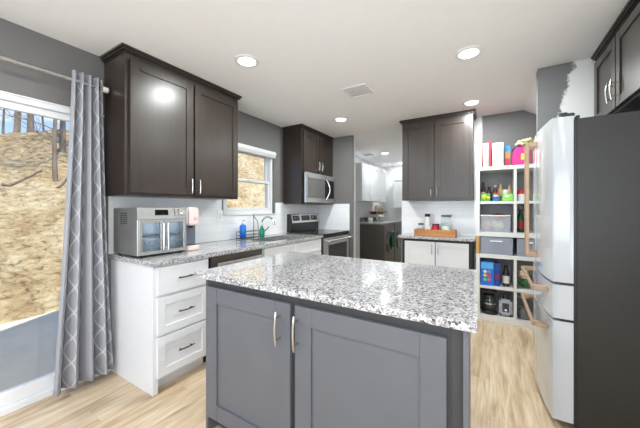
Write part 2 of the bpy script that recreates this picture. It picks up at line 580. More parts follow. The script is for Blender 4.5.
# left wall with the patio door and the window over the sink
DY0, DY1, DZ = -1.15, 0.98, 1.985
WY0, WY1, WZ0, WZ1 = 2.14, 2.995, 1.20, 2.03
wl = MB()
x0, x1 = XL - 0.14, XL
wl.box(x0, x1, -3.2, DY0, 0, CE)
wl.box(x0, x1, DY0, DY1, DZ, CE)
wl.box(x0, x1, DY1, WY0, 0, CE)
wl.box(x0, x1, WY0, WY1, 0, WZ0)
wl.box(x0, x1, WY0, WY1, WZ1, CE)
wl.box(x0, x1, WY1, 4.14, 0, CE)
struct(wl, 'wall_left', M['gray_wall'])
struct(MB().box(x0, x1, 4.14, 7.62, 0, CE), 'wall_hall_left', M['white_wall'])
# end partition beside the range, its hall side white
struct(MB().box(XL, -1.86, 4.09, 4.125, 0, CE), 'wall_partition', M['gray_wall'])
struct(MB().box(XL, -1.86, 4.125, 4.20, 0, CE), 'wall_partition_hall_side', M['white_wall'])
struct(MB().box(XL, -1.86, 4.201, 4.37, 0, 1.255), 'wall_low', M['light_gray'])
# back wall
struct(MB().box(-1.09, 1.25, 4.09, 4.20, 0, CE), 'wall_back', paint_edge('gray_paint_with_rolled_edge', 'X', -0.085, 0.0, srgb(228, 229, 230), srgb(114, 113, 114), 0.012))
# wall behind the fridge with unfinished paint
struct(MB().box(0.34, 1.25, 2.935, 3.03, 0, CE, 0.003), 'wall_pantry', paint_edge('half_finished_gray_paint', 'X', 0.515, 0.27, srgb(116, 116, 117), srgb(228, 229, 228), 0.07))
# right and rear walls, with unseen window openings added for the fill lights
wr = MB()
wr.box(1.25, 1.39, -3.2, -1.8, 0, CE); wr.box(1.25, 1.39, 0.3, 4.2, 0, CE)
wr.box(1.25, 1.39, -1.8, 0.3, 0, 0.55); wr.box(1.25, 1.39, -1.8, 0.3, 2.15, CE)
struct(wr, 'wall_right', M['white_wall'])
wb = MB()
wb.box(-2.69, -2.15, -3.34, -3.2, 0, CE); wb.box(0.85, 1.39, -3.34, -3.2, 0, CE)
wb.box(-2.15, 0.85, -3.34, -3.2, 0, 0.45); wb.box(-2.15, 0.85, -3.34, -3.2, 2.25, CE)
struct(wb, 'wall_rear', M['white_wall'])
# hall walls
struct(MB().box(XL - 0.14, -0.9, 7.62, 7.75, 0, CE), 'wall_hall_end', M['white_wall'])
struct(MB().box(-0.9, -0.8, 4.2, 7.62, 0, CE), 'wall_hall_right', M['white_wall'])
# baseboard on the fridge side wall, visible stretch of left wall
struct(MB().box(XL, XL + 0.013, DY1 + 0.002, 1.044, 0, 0.09, 0.003), 'baseboard_left', M['trim'])
# tile backsplashes
ts = MB()
ts.box(XL, XL + 0.009, 1.03, WY0 - 0.03, 0.916, 1.372)
ts.box(XL, XL + 0.009, WY0 - 0.03, WY1 + 0.03, 0.916, WZ0 - 0.012)
ts.box(XL, XL + 0.009, WY1 + 0.03, 4.089, 0.916, 1.35)
struct(ts, 'wall_left_backsplash', M['tile_y'])
struct(MB().box(XL + 0.01, -1.915, 4.080, 4.0895, 0.90, 1.345), 'wall_partition_backsplash', M['tile_x'])
struct(MB().box(-1.085, -0.142, 4.081, 4.0895, 0.916, 1.372), 'wall_back_backsplash', M['tile_x'])

# ---------- window over the sink
w1 = sroot('window_1', (XL, 2.57, WZ0))
fr = MB()
xa, xb = XL - 0.125, XL - 0.02
fr.box(xa, xb, WY0 + 0.001, WY0 + 0.045, WZ0 + 0.001, WZ1 - 0.001, 0.003)
fr.box(xa, xb, WY1 - 0.045, WY1 - 0.001, WZ0 + 0.001, WZ1 - 0.001, 0.003)
fr.box(xa, xb, WY0 + 0.045, WY1 - 0.045, WZ1 - 0.045, WZ1 - 0.001, 0.003)
fr.box(xa, xb, WY0 + 0.045, WY1 - 0.045, WZ0 + 0.001, WZ0 + 0.045, 0.003)
fr.build('window_frame', M['trim'], w1)
def sash(xc, z0, z1):
    f = MB(); y0, y1 = WY0 + 0.046, WY1 - 0.046; t = 0.032
    f.box(xc - 0.017, xc + 0.017, y0, y0 + t, z0, z1, 0.003); f.box(xc - 0.017, xc + 0.017, y1 - t, y1, z0, z1, 0.003)
    f.box(xc - 0.017, xc + 0.017, y0 + t, y1 - t, z0, z0 + t, 0.003); f.box(xc - 0.017, xc + 0.017, y0 + t, y1 - t, z1 - t, z1, 0.003)
    s_ = f.build('sash', M['trim'], w1)
    MB().box(xc - 0.003, xc + 0.003, y0 + t, y1 - t, z0 + t, z1 - t).build('pane', M['glass'], s_)
    return s_
sash(XL - 0.09, 1.60, WZ1 - 0.047)
s_ = sash(XL - 0.05, WZ0 + 0.047, 1.635)
MB().box(XL - 0.033, XL - 0.018, 2.54, 2.60, 1.615, 1.63, 0.003).build('latch', M['trim'], s_)
MB().box(XL - 0.10, XL + 0.022, WY0 - 0.03, WY1 + 0.02, WZ0 - 0.010, WZ0 + 0.0005, 0.003).build('window_sill', M['trim'], w1)
# rolled-up blind under the head of that window
bl = thing('window_blind', (XL, 2.57, 1.955), 'white blind raised and rolled up under the head of the sink window', 'blind')
MB().box(XL + 0.001, XL + 0.05, WY0 - 0.01, WY1 + 0.0, 1.985, 2.035, 0.006).build('headrail', M['trim'], bl)
stk = MB()
for k in range(5): stk.box(XL + 0.004, XL + 0.046, WY0, WY1 - 0.01, 1.955 + k * 0.006, 1.9595 + k * 0.006, 0.001)
stk.build('slat_stack', M['trim'], bl)

# ---------- sliding patio door
d1 = sroot('door_1', (XL, 0, 0))
f = MB()
xa, xb = XL - 0.13, XL + 0.004
f.box(xa, xb, DY0 + 0.001, DY0 + 0.06, 0.001, DZ - 0.001, 0.003)
f.box(xa, xb, DY1 - 0.06, DY1 - 0.001, 0.001, DZ - 0.001, 0.003)
f.box(xa, xb, DY0 + 0.06, DY1 - 0.06, DZ - 0.045, DZ - 0.001, 0.003)
f.box(xa, xb, DY0 + 0.06, DY1 - 0.06, 0.001, 0.045, 0.003)
f.build('door_frame', M['trim'], d1)
def slide(xc, y0, y1):
    f = MB(); t, zb, zt = 0.06, 0.046, DZ - 0.046
    f.box(xc - 0.02, xc + 0.02, y0, y0 + t, zb, zt, 0.003); f.box(xc - 0.02, xc + 0.02, y1 - t, y1, zb, zt, 0.003)
    f.box(xc - 0.02, xc + 0.02, y0 + t, y1 - t, zb, zb + 0.085, 0.003); f.box(xc - 0.02, xc + 0.02, y0 + t, y1 - t, zt - 0.045, zt, 0.003)
    p = f.build('door_panel', M['trim'], d1)
    MB().box(xc - 0.004, xc + 0.004, y0 + t, y1 - t, zb + 0.085, zt - 0.045).build('pane', M['glass'], p)
    return p
slide(XL - 0.04, -0.13, DY1 - 0.061)
p = slide(XL - 0.09, DY0 + 0.061, -0.08)
struct(MB().box(XL, XL + 0.016, DY0 - 0.06, DY1 + 0.04, DZ - 0.01, DZ + 0.0, 0.003), 'trim_1', M['trim'])

# unseen window frames added behind the camera where the fill lights stand
def plain_window(name, ax, f0, u0, u1, z0, z1):
    r = sroot(name, (f0, (u0 + u1) / 2, z0) if ax == 'x' else ((u0 + u1) / 2, f0, z0))
    b = MB(); sg = 1
    for (a, c, e, g) in ((u0 + 0.001, u0 + 0.05, z0 + 0.001, z1 - 0.001), (u1 - 0.05, u1 - 0.001, z0 + 0.001, z1 - 0.001), (u0 + 0.05, u1 - 0.05, z0 + 0.001, z0 + 0.05), (u0 + 0.05, u1 - 0.05, z1 - 0.05, z1 - 0.001), ((u0 + u1) / 2 - 0.03, (u0 + u1) / 2 + 0.03, z0 + 0.05, z1 - 0.05)):
        b.ab(ax, sg, f0, -0.03, 0.03, a, c, e, g, 0.003)
    b.build('window_frame', M['trim'], r)
plain_window('added_window_rear', 'y', -3.235, -2.15, 0.85, 0.45, 2.25)
plain_window('added_window_side', 'x', 1.285, -1.8, 0.3, 0.55, 2.15)

# ================================================================== LIGHTS AND VENTS IN THE CEILING
def downlight(loc, label, power=True):
    t = thing('recessed_downlight', loc, label, 'ceiling light', None)
    MB().lathe([(0.098, 0.0), (0.095, -0.005), (0.070, -0.009), (0.062, -0.003)], loc[0], loc[1], loc[2], 32, close=False).build('trim_ring', M['plastic'], t)
    MB().lathe([(0.062, -0.003), (0.061, -0.0055)], loc[0], loc[1], loc[2], 32).build('lens', M['lens'], t)
    l = bpy.data.lights.new('lamp', 'AREA'); l.shape = 'DISK'; l.size = 0.13; l.energy = LAMP_W; l.color = (0.93, 0.985, 0.97)
    o = bpy.data.objects.new('lamp', l); C.objects.link(o); o.parent = t; o.location = (0, 0, -0.012)
    return t
dl = downlight((-1.637, 1.603, CE), 'lit recessed ceiling light in front of the large dark upper cabinet with two doors')
G = None
for (x, y, lab) in ((-1.663, 3.289, 'lit recessed ceiling light in front of the dark cabinet over the microwave'),
                    (-0.137, 2.374, 'large lit recessed ceiling light nearest the cabinet over the white fridge'),
                    (-0.170, 3.50, 'lit recessed ceiling light above the right end of the back dark upper cabinet'),
                    (-1.879, 5.75, 'lit recessed ceiling light in the laundry hall, the larger of two there'),
                    (-1.93, 7.2, 'small far recessed ceiling light in the laundry hall beside dark upper cabinet'),):
    c = copy_tree(dl, (x, y, CE), lab)
    if y > 5:      # the hall's lamps are dimmer
        for q in c.children:
            if q.type == 'LIGHT': q.data = q.data.copy(); q.data.energy = 8.5
for k, (x, y) in enumerate(((-1.64, -0.35), (-0.14, -0.35), (-1.64, -2.1), (-0.14, -2.1))):  # unseen ceiling lights added behind the camera for brightness
    copy_tree(dl, (x, y, CE), 'unseen recessed ceiling light added behind the camera to brighten the kitchen', 'added recessed lights outside the picture')

def vent(cx, cy, w, d, label):
    t = thing('ceiling_vent', (cx, cy, CE), label, 'vent')
    f = MB()
    z0, z1 = CE - 0.008, CE - 0.0005
    f.box(cx - w / 2, cx + w / 2, cy - d / 2, cy - d / 2 + 0.025, z0, z1, 0.002); f.box(cx - w / 2, cx + w / 2, cy + d / 2 - 0.025, cy + d / 2, z0, z1, 0.002)
    f.box(cx - w / 2, cx - w / 2 + 0.025, cy - d / 2 + 0.025, cy + d / 2 - 0.025, z0, z1, 0.002); f.box(cx + w / 2 - 0.025, cx + w / 2, cy - d / 2 + 0.025, cy + d / 2 - 0.025, z0, z1, 0.002)
    f.build('frame', M['plastic'], t)
    MB().box(cx - w / 2 + 0.02, cx + w / 2 - 0.02, cy - d / 2 + 0.02, cy + d / 2 - 0.02, CE - 0.0015, CE - 0.0004).build('duct_opening', cm('vent_gray', 238, 238, 238), t)
    s = MB(); n = 7
    for k in range(n):
        y = cy - d / 2 + 0.03 + (d - 0.06) * (k + 0.5) / n
        s.prism([(y - 0.006, CE - 0.0075), (y - 0.003, CE - 0.0075), (y + 0.007, CE - 0.002), (y + 0.004, CE - 0.002)], 0, cx - w / 2 + 0.025, cx + w / 2 - 0.025)
    s.build('louver', M['plastic'], t)
vent(-1.116, 2.578, 0.26, 0.26, 'white louvered air vent in the middle of the kitchen ceiling')
vent(-2.25, 5.75, 0.22, 0.30, 'white air vent in the laundry hall ceiling by its left wall')

# ================================================================== CURTAIN AND ROD
rod = thing('curtain_rod', (-2.44, 0.98, 2.148), 'pale metal curtain rod over the patio door', 'curtain rod')
MB().tube([(-2.44, -1.30, 2.148), (-2.44, 0.955, 2.148)], 0.0125, 14).build('pole', M['nickel'], rod)
MB().lathe([(0.013, 0.0), (0.021, 0.004), (0.021, 0.034), (0.013, 0.04)], -2.44, 0.948, 2.148, 18, 'y').build('finial', cm('pale_cream_finial', 226, 220, 208, 0.35), rod)
br = MB(); br.box(XL + 0.001, XL + 0.008, 0.905, 0.945, 2.115, 2.18, 0.002); br.box(XL + 0.006, -2.455, 0.918, 0.932, 2.128, 2.138, 0.002); br.tube([(-2.456, 0.925, 2.133), (-2.44, 0.925, 2.131), (-2.423, 0.925, 2.148)], 0.004, 8)
br.build('bracket', M['bronze'], rod)

def curtain(name, ya0, ya1, yb0, yb1, folds, label):
    bm = bmesh.new(); uvl = bm.loops.layers.uv.new('UVMap')
    NU, NV = folds * 20, 40
    zt, zb = 2.212, 0.045
    def ev(a):   # sharper fold shape
        return math.sin(a) + 0.18 * math.sin(2 * a + 0.6)
    g = []
    for j in range(NV + 1):
        v = j / NV
        fl = v ** 1.25
        row = []
        for i in range(NU + 1):
            u = i / NU
            y0 = ya0 + (yb0 - ya0) * fl; y1 = ya1 + (yb1 - ya1) * fl
            A = 0.030 + 0.026 * fl
            ph = 2 * math.pi * folds * u + 0.5 * math.sin(2.3 * v + 4 * u) * fl
            x = -2.440 + A * ev(ph) - 0.008 * fl
            y = y0 + (y1 - y0) * (u + 0.018 * math.sin(2 * ph))
            z = zt + (zb - zt) * v - 0.0 + (0.012 * math.sin(ph + 1) * fl)
            row.append((bm.verts.new((x, y, z)), u * 0.72, (1 - v) * (zt - zb)))
        g.append(row)
    for j in range(NV):
        for i in range(NU):
            q = (g[j][i], g[j + 1][i], g[j + 1][i + 1], g[j][i + 1])
            fc = bm.faces.new([t[0] for t in q]); fc.smooth = True
            for lp, t in zip(fc.loops, q): lp[uvl].uv = (t[1], t[2])
    me = bpy.data.meshes.new(name); bm.to_mesh(me); bm.free(); me.materials.append(M['curtain'])
    o = bpy.data.objects.new(name, me); C.objects.link(o)
    m = o.modifiers.new('thick', 'SOLIDIFY'); m.thickness = 0.0018; m.offset = 0
    return tag(o, label, 'curtain')
curtain('curtain', 0.772, 0.948, 0.665, 1.022, 4, 'gray curtain with white trellis lines gathered at the end of its rod')

# ================================================================== LEFT RUN OF CABINETS
XF = -1.945      # carcass front
CT = 0.914
def white_body(t, y0, y1, near_panel=False, hollow=False):
    b = MB()
    if hollow:
        b.box(XL + 0.002, XF, y0, y0 + 0.018, 0.001, 0.878, 0.001); b.box(XL + 0.002, XF, y1 - 0.018, y1, 0.001, 0.878, 0.001)
        b.box(XL + 0.002, XF - 0.07, y0 + 0.018, y1 - 0.018, 0.10, 0.118); b.box(XF - 0.075, XF - 0.06, y0 + 0.018, y1 - 0.018, 0.001, 0.118)
        b.box(XF - 0.018, XF, y0 + 0.018, y1 - 0.018, 0.10, 0.878)
    else:
        ys_ = y0 + 0.035 if near_panel else y0
        b.box(XL + 0.002, XF, ys_, y1, 0.095, 0.878, 0.001)
        b.box(XL + 0.002, XF - 0.07, ys_, y1, 0.001, 0.095)
        if near_panel: b.box(XL + 0.002, XF, y0 - 0.0, y0 + 0.035, 0.001, 0.878, 0.001)
    return b.build('body', M['white_cab'], t)
t = thing('drawer_cabinet', (XF, 1.045, 0), 'white base cabinet with three drawers under the toaster oven', 'cabinet')
white_body(t, 1.046, 1.485, True)
def drawer(t, y0, y1, z0, z1):
    if z1 - z0 < 0.21: d = MB().ab('x', 1, XF, 0.001, 0.02, y0, y1, z0, z1, 0.004).build('drawer', M['white_cab'], t)
    else: d = shaker(MB(), 'x', 1, XF, y0, y1, z0, z1, 0.055, 0.02, 0.009).build('drawer', M['white_cab'], t)
    pull('x', 1, XF + 0.02, (y0 + y1) / 2, (z0 + z1) / 2 + 0.005, 0.125, False, M['bronze'], d, 0.024, 0.005)
drawer(t, 1.068, 1.468, 0.672, 0.866)
drawer(t, 1.068, 1.468, 0.402, 0.655)
drawer(t, 1.068, 1.468, 0.115, 0.385)

t = thing('dishwasher', (XF, 1.8, 0), 'dark stainless dishwasher built in under the left counter', 'dishwasher')
MB().box(XL + 0.03, XF - 0.03, 1.492, 2.100, 0.10, 0.875, 0.002).build('body', M['black'], t)
MB().box(XF - 0.09, XF - 0.075, 1.492, 2.100, 0.001, 0.10).build('toe_kick', M['black'], t)
dd = MB().box(XF - 0.029, XF + 0.018, 1.494, 2.098, 0.112, 0.70, 0.004).build('door', M['steel'], t)
MB().box(XF - 0.029, XF + 0.014, 1.494, 2.098, 0.705, 0.874, 0.003).build('control_panel', M['steel_dark'], t)
hb = MB(); hb.box(XF + 0.035, XF + 0.06, 1.53, 2.07, 0.796, 0.824, 0.008); hb.box(XF + 0.017, XF + 0.04, 1.55, 1.575, 0.80, 0.82, 0.003); hb.box(XF + 0.017, XF + 0.04, 2.015, 2.04, 0.80, 0.82, 0.003)
hb.build('handle', M['steel'], t)

t = thing('sink_cabinet', (XF, 2.7, 0), 'white base cabinet below the sink, between dishwasher and range', 'cabinet')
white_body(t, 2.107, 3.245, hollow=True)
for (a, b, hz) in ((2.125, 2.672, 2.63), (2.680, 3.225, 2.72)):
    d = shaker(MB(), 'x', 1, XF, a, b, 0.115, 0.70).build('door', M['white_cab'], t)
    pull('x', 1, XF + 0.02, hz, 0.60, 0.125, True, M['bronze'], d, 0.024, 0.005)
    shaker(MB(), 'x', 1, XF, a, b, 0.715, 0.866, 0.036, 0.02, 0.006).build('false_front', M['white_cab'], t)

# granite worktop with the sink cut-out
SY0, SY1, SX0, SX1 = 2.30, 3.02, -2.40, -2.02
g = MB(); zb_ = 0.880
for (a, b, c, d) in ((XL + 0.002, -1.915, 1.030, SY0), (XL + 0.002, -1.915, SY1, 3.258), (XL + 0.002, SX0, SY0, SY1), (SX1, -1.915, SY0, SY1)):
    g.box(a, b, c, d, zb_, CT)
tag(g.build('countertop', M['granite']), 'long speckled granite worktop along the left wall under the window', 'countertop')
t = thing('kitchen_sink', (-2.21, 2.66, 0.70), 'stainless steel sink set into the worktop under the window', 'sink')
b = MB(); w = 0.004
b.box(SX0 + 0.002, SX1 - 0.002, SY0 + 0.002, SY1 - 0.002, 0.70, 0.704)
b.box(SX0 + 0.002, SX0 + 0.006, SY0 + 0.002, SY1 - 0.002, 0.704, 0.908); b.box(SX1 - 0.006, SX1 - 0.002, SY0 + 0.002, SY1 - 0.002, 0.704, 0.908)
b.box(SX0 + 0.006, SX1 - 0.006, SY0 + 0.002, SY0 + 0.006, 0.704, 0.908); b.box(SX0 + 0.006, SX1 - 0.006, SY1 - 0.006, SY1 - 0.002, 0.704, 0.908)
b.build('basin', M['steel'], t)
MB().lathe([(0.045, 0.0), (0.045, 0.003), (0.03, 0.004), (0.028, 0.001)], -2.21, 2.66, 0.7045, 20).build('drain', M['chrome'], t)

t = thing('faucet', (-2.46, 2.66, CT), 'chrome kitchen faucet with an arched spout behind the sink', 'faucet')
MB().lathe([(0.030, 0.0005), (0.030, 0.012), (0.022, 0.02), (0.020, 0.075), (0.016, 0.09)], -2.46, 2.66, CT, 20).build('base', M['chrome'], t)
pts = [(-2.46, 2.66, CT + 0.085)]
for k in range(13):
    a = math.pi * (1 - k / 12 * 0.86)
    pts.append((-2.46 + 0.10 * (1 + math.cos(a)), 2.66, CT + 0.165 + 0.085 * math.sin(a)))
MB().tube(pts, 0.0115, 12).build('spout', M['chrome'], t)
q = pts[-1]
MB().tube([q, (q[0] + 0.012, q[1], q[2] - 0.05)], [0.014, 0.016], 12).build('spray_head', M['chrome'], t)
MB().tube([(-2.45, 2.675, CT + 0.06), (-2.43, 2.735, CT + 0.10), (-2.425, 2.755, CT + 0.125)], [0.008, 0.007, 0.006], 10).build('lever', M['chrome'], t)

# sink caddy with soap and brush
t = thing('sink_caddy', (-2.40, 2.41, CT), 'black wire caddy standing beside the faucet', 'caddy')
cy0, cy1, cx0, cx1 = 2.285, 2.56, -2.50, -2.42
MB().box(cx0, cx1, cy0, cy1, CT + 0.008, CT + 0.014, 0.002).build('tray', M['black'], t)
r_ = MB()
for z in (0.045, 0.085):
    r_.tube([(cx0, cy0, CT + z), (cx1, cy0, CT + z), (cx1, cy1, CT + z), (cx0, cy1, CT + z), (cx0, cy0, CT + z)], 0.003, 8)
for (x, y) in ((cx0, cy0), (cx1, cy0), (cx1, cy1), (cx0, cy1)):
    r_.tube([(x, y, CT + 0.001), (x, y, CT + 0.088)], 0.003, 8)
r_.tube([(cx0, cy1, CT + 0.085), (cx0, cy1, CT + 0.27), (cx0 + 0.02, cy1 - 0.02, CT + 0.285)], 0.004, 8)
r_.tube([(cx1, cy1, CT + 0.085), (cx1 - 0.01, cy1 - 0.005, CT + 0.20), (cx0, cy1, CT + 0.265)], 0.004, 8)
r_.build('wire_frame', M['black'], t)
t = thing('dish_soap_bottle', (-2.46, 2.345, CT + 0.014), 'blue dish soap bottle standing in the black wire caddy', 'bottle')
z = CT + 0.0145
MB().lathe([(0.034, 0), (0.037, 0.008), (0.037, 0.13), (0.030, 0.148), (0.013, 0.158)], -2.46, 2.345, z, 22).build('body', cm('blue_soap', 28, 110, 214, 0.2), t)
MB().lathe([(0.013, 0.158), (0.015, 0.160), (0.015, 0.176), (0.006, 0.178), (0.006, 0.205)], -2.46, 2.345, z, 16).build('pump_collar', M['bin'], t)
MB().tube([(-2.46, 2.345, z + 0.204), (-2.43, 2.345, z + 0.206), (-2.418, 2.345, z + 0.196)], 0.006, 10).build('nozzle', M['bin'], t)
t = thing('scrub_bottle', (-2.37, 2.60, CT), 'green spray bottle of cleaner at the sink in front of the faucet', 'bottle')
z = CT + 0.001
MB().lathe([(0.030, 0), (0.034, 0.01), (0.033, 0.085), (0.014, 0.13), (0.012, 0.145)], -2.405, 2.605, z, 20).build('body', cm('teal_green_plastic', 20, 132, 108, 0.25), t)
sp_ = MB(); sp_.lathe([(0.015, 0.146), (0.015, 0.162)], -2.405, 2.605, z, 14); sp_.box(-2.42, -2.375, 2.596, 2.614, z + 0.162, z + 0.185, 0.004); sp_.tube([(-2.385, 2.605, z + 0.164), (-2.372, 2.605, z + 0.14)], 0.004, 8)
sp_.build('trigger_head', M['plastic'], t)

# wall switches on the tile
def outlet(x, y, z, label, ax='x'):
    t = thing('wall_switch', (x, y, z), label, 'wall switch')
    p = MB().box(x, x + 0.006, y - 0.037, y + 0.037, z - 0.06, z + 0.06, 0.002).build('cover_plate', M['plastic'], t)
    MB().box(x + 0.006, x + 0.011, y - 0.017, y + 0.017, z - 0.033, z + 0.033, 0.002).build('rocker', M['trim'], t)
outlet(XL + 0.0095, 2.085, 1.19, 'white switch plate on the tile between the coffee machine and the sink window')

# ---------- toaster oven
t = thing('toaster_oven', (-2.3, 1.23, CT), 'stainless french-door toaster oven at the near end of the worktop', 'toaster oven')
ox0, ox1, oy0, oy1, oz0, oz1 = -2.50, -2.145, 1.045, 1.418, CT + 0.015, 1.272
sh = MB()
sh.box(ox0, ox1, oy0, oy0 + 0.012, oz0, oz1, 0.003); sh.box(ox0, ox1, oy1 - 0.012, oy1, oz0, oz1, 0.003)
sh.box(ox0, ox1, oy0 + 0.012, oy1 - 0.012, oz1 - 0.012, oz1, 0.003); sh.box(ox0, ox1, oy0 + 0.012, oy1 - 0.012, oz0, oz0 + 0.012, 0.003)
sh.box(ox0, ox0 + 0.012, oy0 + 0.012, oy1 - 0.012, oz0 + 0.012, oz1 - 0.012)
sh.build('housing', M['steel'], t)
fc = MB()
zc = 1.190
fc.prism([(ox1 + 0.014, zc), (ox1 + 0.002, oz1 + 0.004), (ox1 - 0.03, oz1 + 0.004), (ox1 - 0.03, zc)], 1, oy0 - 0.002, oy1 + 0.002, 0.002)
pn = fc.build('control_panel', M['steel'], t)
MB().prism([(ox1 + 0.0136, zc + 0.03), (ox1 + 0.0051, oz1 - 0.012), (ox1 - 0.005, oz1 - 0.012), (ox1 - 0.005, zc + 0.03)], 1, 1.165, 1.265).build('display', M['black_glass'], pn)
for y in (1.31, 1.34):
    b = MB()
    for z in (zc + 0.025, zc + 0.045, zc + 0.063): b.box(ox1, ox1 + 0.0135 - (z - zc) * 0.10, y, y + 0.016, z, z + 0.008, 0.001)
    b.build('button', M['steel_dark'], pn)
MB().lathe([(0.018, 0), (0.018, 0.014), (0.014, 0.018)], ox1 + 0.008, 1.386, zc + 0.045, 20, 'x').build('dial', M['chrome'], pn)
cav = MB().box(ox0 + 0.03, ox0 + 0.034, oy0 + 0.013, oy1 - 0.013, oz0 + 0.013, zc).build('cavity_back', M['steel'], t)
rk = MB()
for k in range(12): rk.tube([(ox0 + 0.04, oy0 + 0.03 + k * 0.028, 1.05), (ox1 - 0.03, oy0 + 0.03 + k * 0.028, 1.05)], 0.0018, 6)
rk.tube([(ox1 - 0.03, oy0 + 0.014, 1.05), (ox1 - 0.03, oy1 - 0.014, 1.05)], 0.003, 6); rk.tube([(ox0 + 0.04, oy0 + 0.014, 1.05), (ox0 + 0.04, oy1 - 0.014, 1.05)], 0.003, 6)
rk.build('wire_rack', M['chrome'], t)
mid = (oy0 + oy1) / 2
for (a, b, hy) in ((oy0 + 0.004, mid - 0.003, mid - 0.018), (mid + 0.003, oy1 - 0.004, mid + 0.018)):
    d = MB(); fw = 0.024
    d.box(ox1 + 0.001, ox1 + 0.016, a, a + fw, oz0 + 0.004, zc - 0.003, 0.002); d.box(ox1 + 0.001, ox1 + 0.016, b - fw, b, oz0 + 0.004, zc - 0.003, 0.002)
    d.box(ox1 + 0.001, ox1 + 0.016, a + fw, b - fw, oz0 + 0.004, oz0 + 0.004 + fw, 0.002); d.box(ox1 + 0.001, ox1 + 0.016, a + fw, b - fw, zc - 0.003 - fw, zc - 0.003, 0.002)
    d = d.build('door', M['steel'], t)
    MB().box(ox1 + 0.006, ox1 + 0.010, a + fw, b - fw, oz0 + 0.004 + fw, zc - 0.003 - fw).build('glass', M['oven_pane'], d)
    h = MB(); h.tube([(ox1 + 0.04, hy, oz0 + 0.03), (ox1 + 0.04, hy, zc - 0.03)], 0.007, 12)
    for z in (oz0 + 0.045, zc - 0.045): h.tube([(ox1 + 0.014, hy, z), (ox1 + 0.04, hy, z)], 0.005, 8)
    h.build('handle', M['chrome'], d)
vs = MB()
for i in range(3):
    for k in range(6): vs.box(-2.385 + i * 0.035, -2.362 + i * 0.035, oy0 - 0.001, oy0 + 0.002, 1.155 + k * 0.015, 1.162 + k * 0.015)
vs.build('vent_slots', M['black'], t)
for (x, y) in ((ox0 + 0.04, oy0 + 0.03), (ox1 - 0.02, oy0 + 0.03), (ox0 + 0.04, oy1 - 0.03), (ox1 - 0.02, oy1 - 0.03)):
    MB().lathe([(0.013, 0), (0.015, 0.0138)], x, y, CT + 0.001, 14).build('foot', M['black'], t)

# ---------- pod coffee machine
t = thing('coffee_machine', (-2.25, 1.485, CT), 'slim pink single-cup coffee machine beside the toaster oven', 'coffee machine')
px0, px1, py0, py1 = -2.42, -2.145, 1.433, 1.548
z = CT + 0.001
MB().box(px0, px1, py0, py1, z, z + 0.045, 0.008).build('drip_base', M['pink'], t)
MB().box(px0, -2.20, py0 + 0.002, py1 - 0.002, z + 0.045, z + 0.23, 0.004).build('column', cm('gray_machine_recess', 104, 110, 122, 0.3), t)
MB().box(px0, px1, py0, py1, z + 0.212, z + 0.365, 0.014).build('brew_head', M['pink'], t)
MB().box(-2.198, -2.155, py0 + 0.012, py1 - 0.012, z + 0.0455, z + 0.049, 0.001).build('drip_grate', M['bronze'], t)
MB().lathe([(0.016, 0), (0.016, 0.003), (0.012, 0.004)], px1 - 0.001, 1.505, z + 0.27, 18, 'x').build('button', cm('pink_button', 216, 168, 160, 0.3), t)
MB().lathe([(0.018, 0.0), (0.014, -0.02)], -2.176, 1.49, z + 0.213, 14).build('spout', M['black'], t)

# ---------- range
t = thing('electric_range', (-1.95, 3.66, 0), 'stainless electric range between the sink counter and the partition wall', 'range')
ry0, ry1 = 3.262, 4.066
RX = -1.935
MB().box(XL + 0.012, RX, ry0, ry1, 0.02, 0.905, 0.003).build('body', cm('range_side_charcoal', 44, 44, 46, 0.4), t)
ck = MB().box(XL + 0.10, RX + 0.03, ry0 - 0.001, ry1 + 0.001, 0.906, 0.924, 0.004).build('cooktop', M['black_glass'], t)
for (x, y, r) in ((-2.28, 3.46, 0.08), (-2.28, 3.86, 0.10), (-2.07, 3.46, 0.10), (-2.07, 3.86, 0.08)):
    MB().lathe([(r, 0), (r, 0.0006), (r - 0.004, 0.0008), (r - 0.004, 0.0)], x, y, 0.9241, 36, close=False).build('burner_ring', cm('burner_gray', 92, 92, 94, 0.3), ck)
bgd = MB(); bgd.prism([(XL + 0.012, 0.925), (XL + 0.085, 0.925), (XL + 0.085, 1.04), (XL + 0.105, 1.055), (XL + 0.075, 1.185), (XL + 0.012, 1.185)], 1, ry0 + 0.012, ry1 - 0.03, 0.003)
bgd = bgd.build('backguard', M['black'], t)
pp = MB(); pp.prism([(XL + 0.1065, 1.056), (XL + 0.0775, 1.182), (XL + 0.0745, 1.1815), (XL + 0.1035, 1.0555)], 1, ry0 + 0.022, ry1 - 0.04)
pp.build('control_panel', M['steel'], bgd)
def slanted(y0, y1, za, zb, mat, nm):
    f = lambda z: XL + 0.1075 - (z - 1.056) * 0.2302
    MB().prism([(f(za), za), (f(zb), zb), (f(zb) - 0.003, zb), (f(za) - 0.003, za)], 1, y0, y1).build(nm, mat, bgd)
slanted(3.53, 3.76, 1.085, 1.165, M['black_glass'], 'display')
slanted(3.32, 3.48, 1.09, 1.16, M['black'], 'knob_plate'); slanted(3.80, 3.98, 1.09, 1.16, M['black'], 'knob_plate')
for y in (3.36, 3.44, 3.84, 3.935):
    MB().lathe([(0.026, 0), (0.025, 0.014), (0.02, 0.02)], XL + 0.092, y, 1.125, 18, 'x').build('knob', M['steel_dark'], bgd)
od = MB(); od.box(RX, RX + 0.035, ry0 + 0.02, ry0 + 0.12, 0.22, 0.865, 0.004); od.box(RX, RX + 0.035, ry1 - 0.10, ry1 - 0.004, 0.22, 0.865, 0.004)
od.box(RX, RX + 0.035, ry0 + 0.12, ry1 - 0.10, 0.22, 0.34, 0.004); od.box(RX, RX + 0.035, ry0 + 0.12, ry1 - 0.10, 0.765, 0.865, 0.004)
od = od.build('oven_door', M['steel'], t)
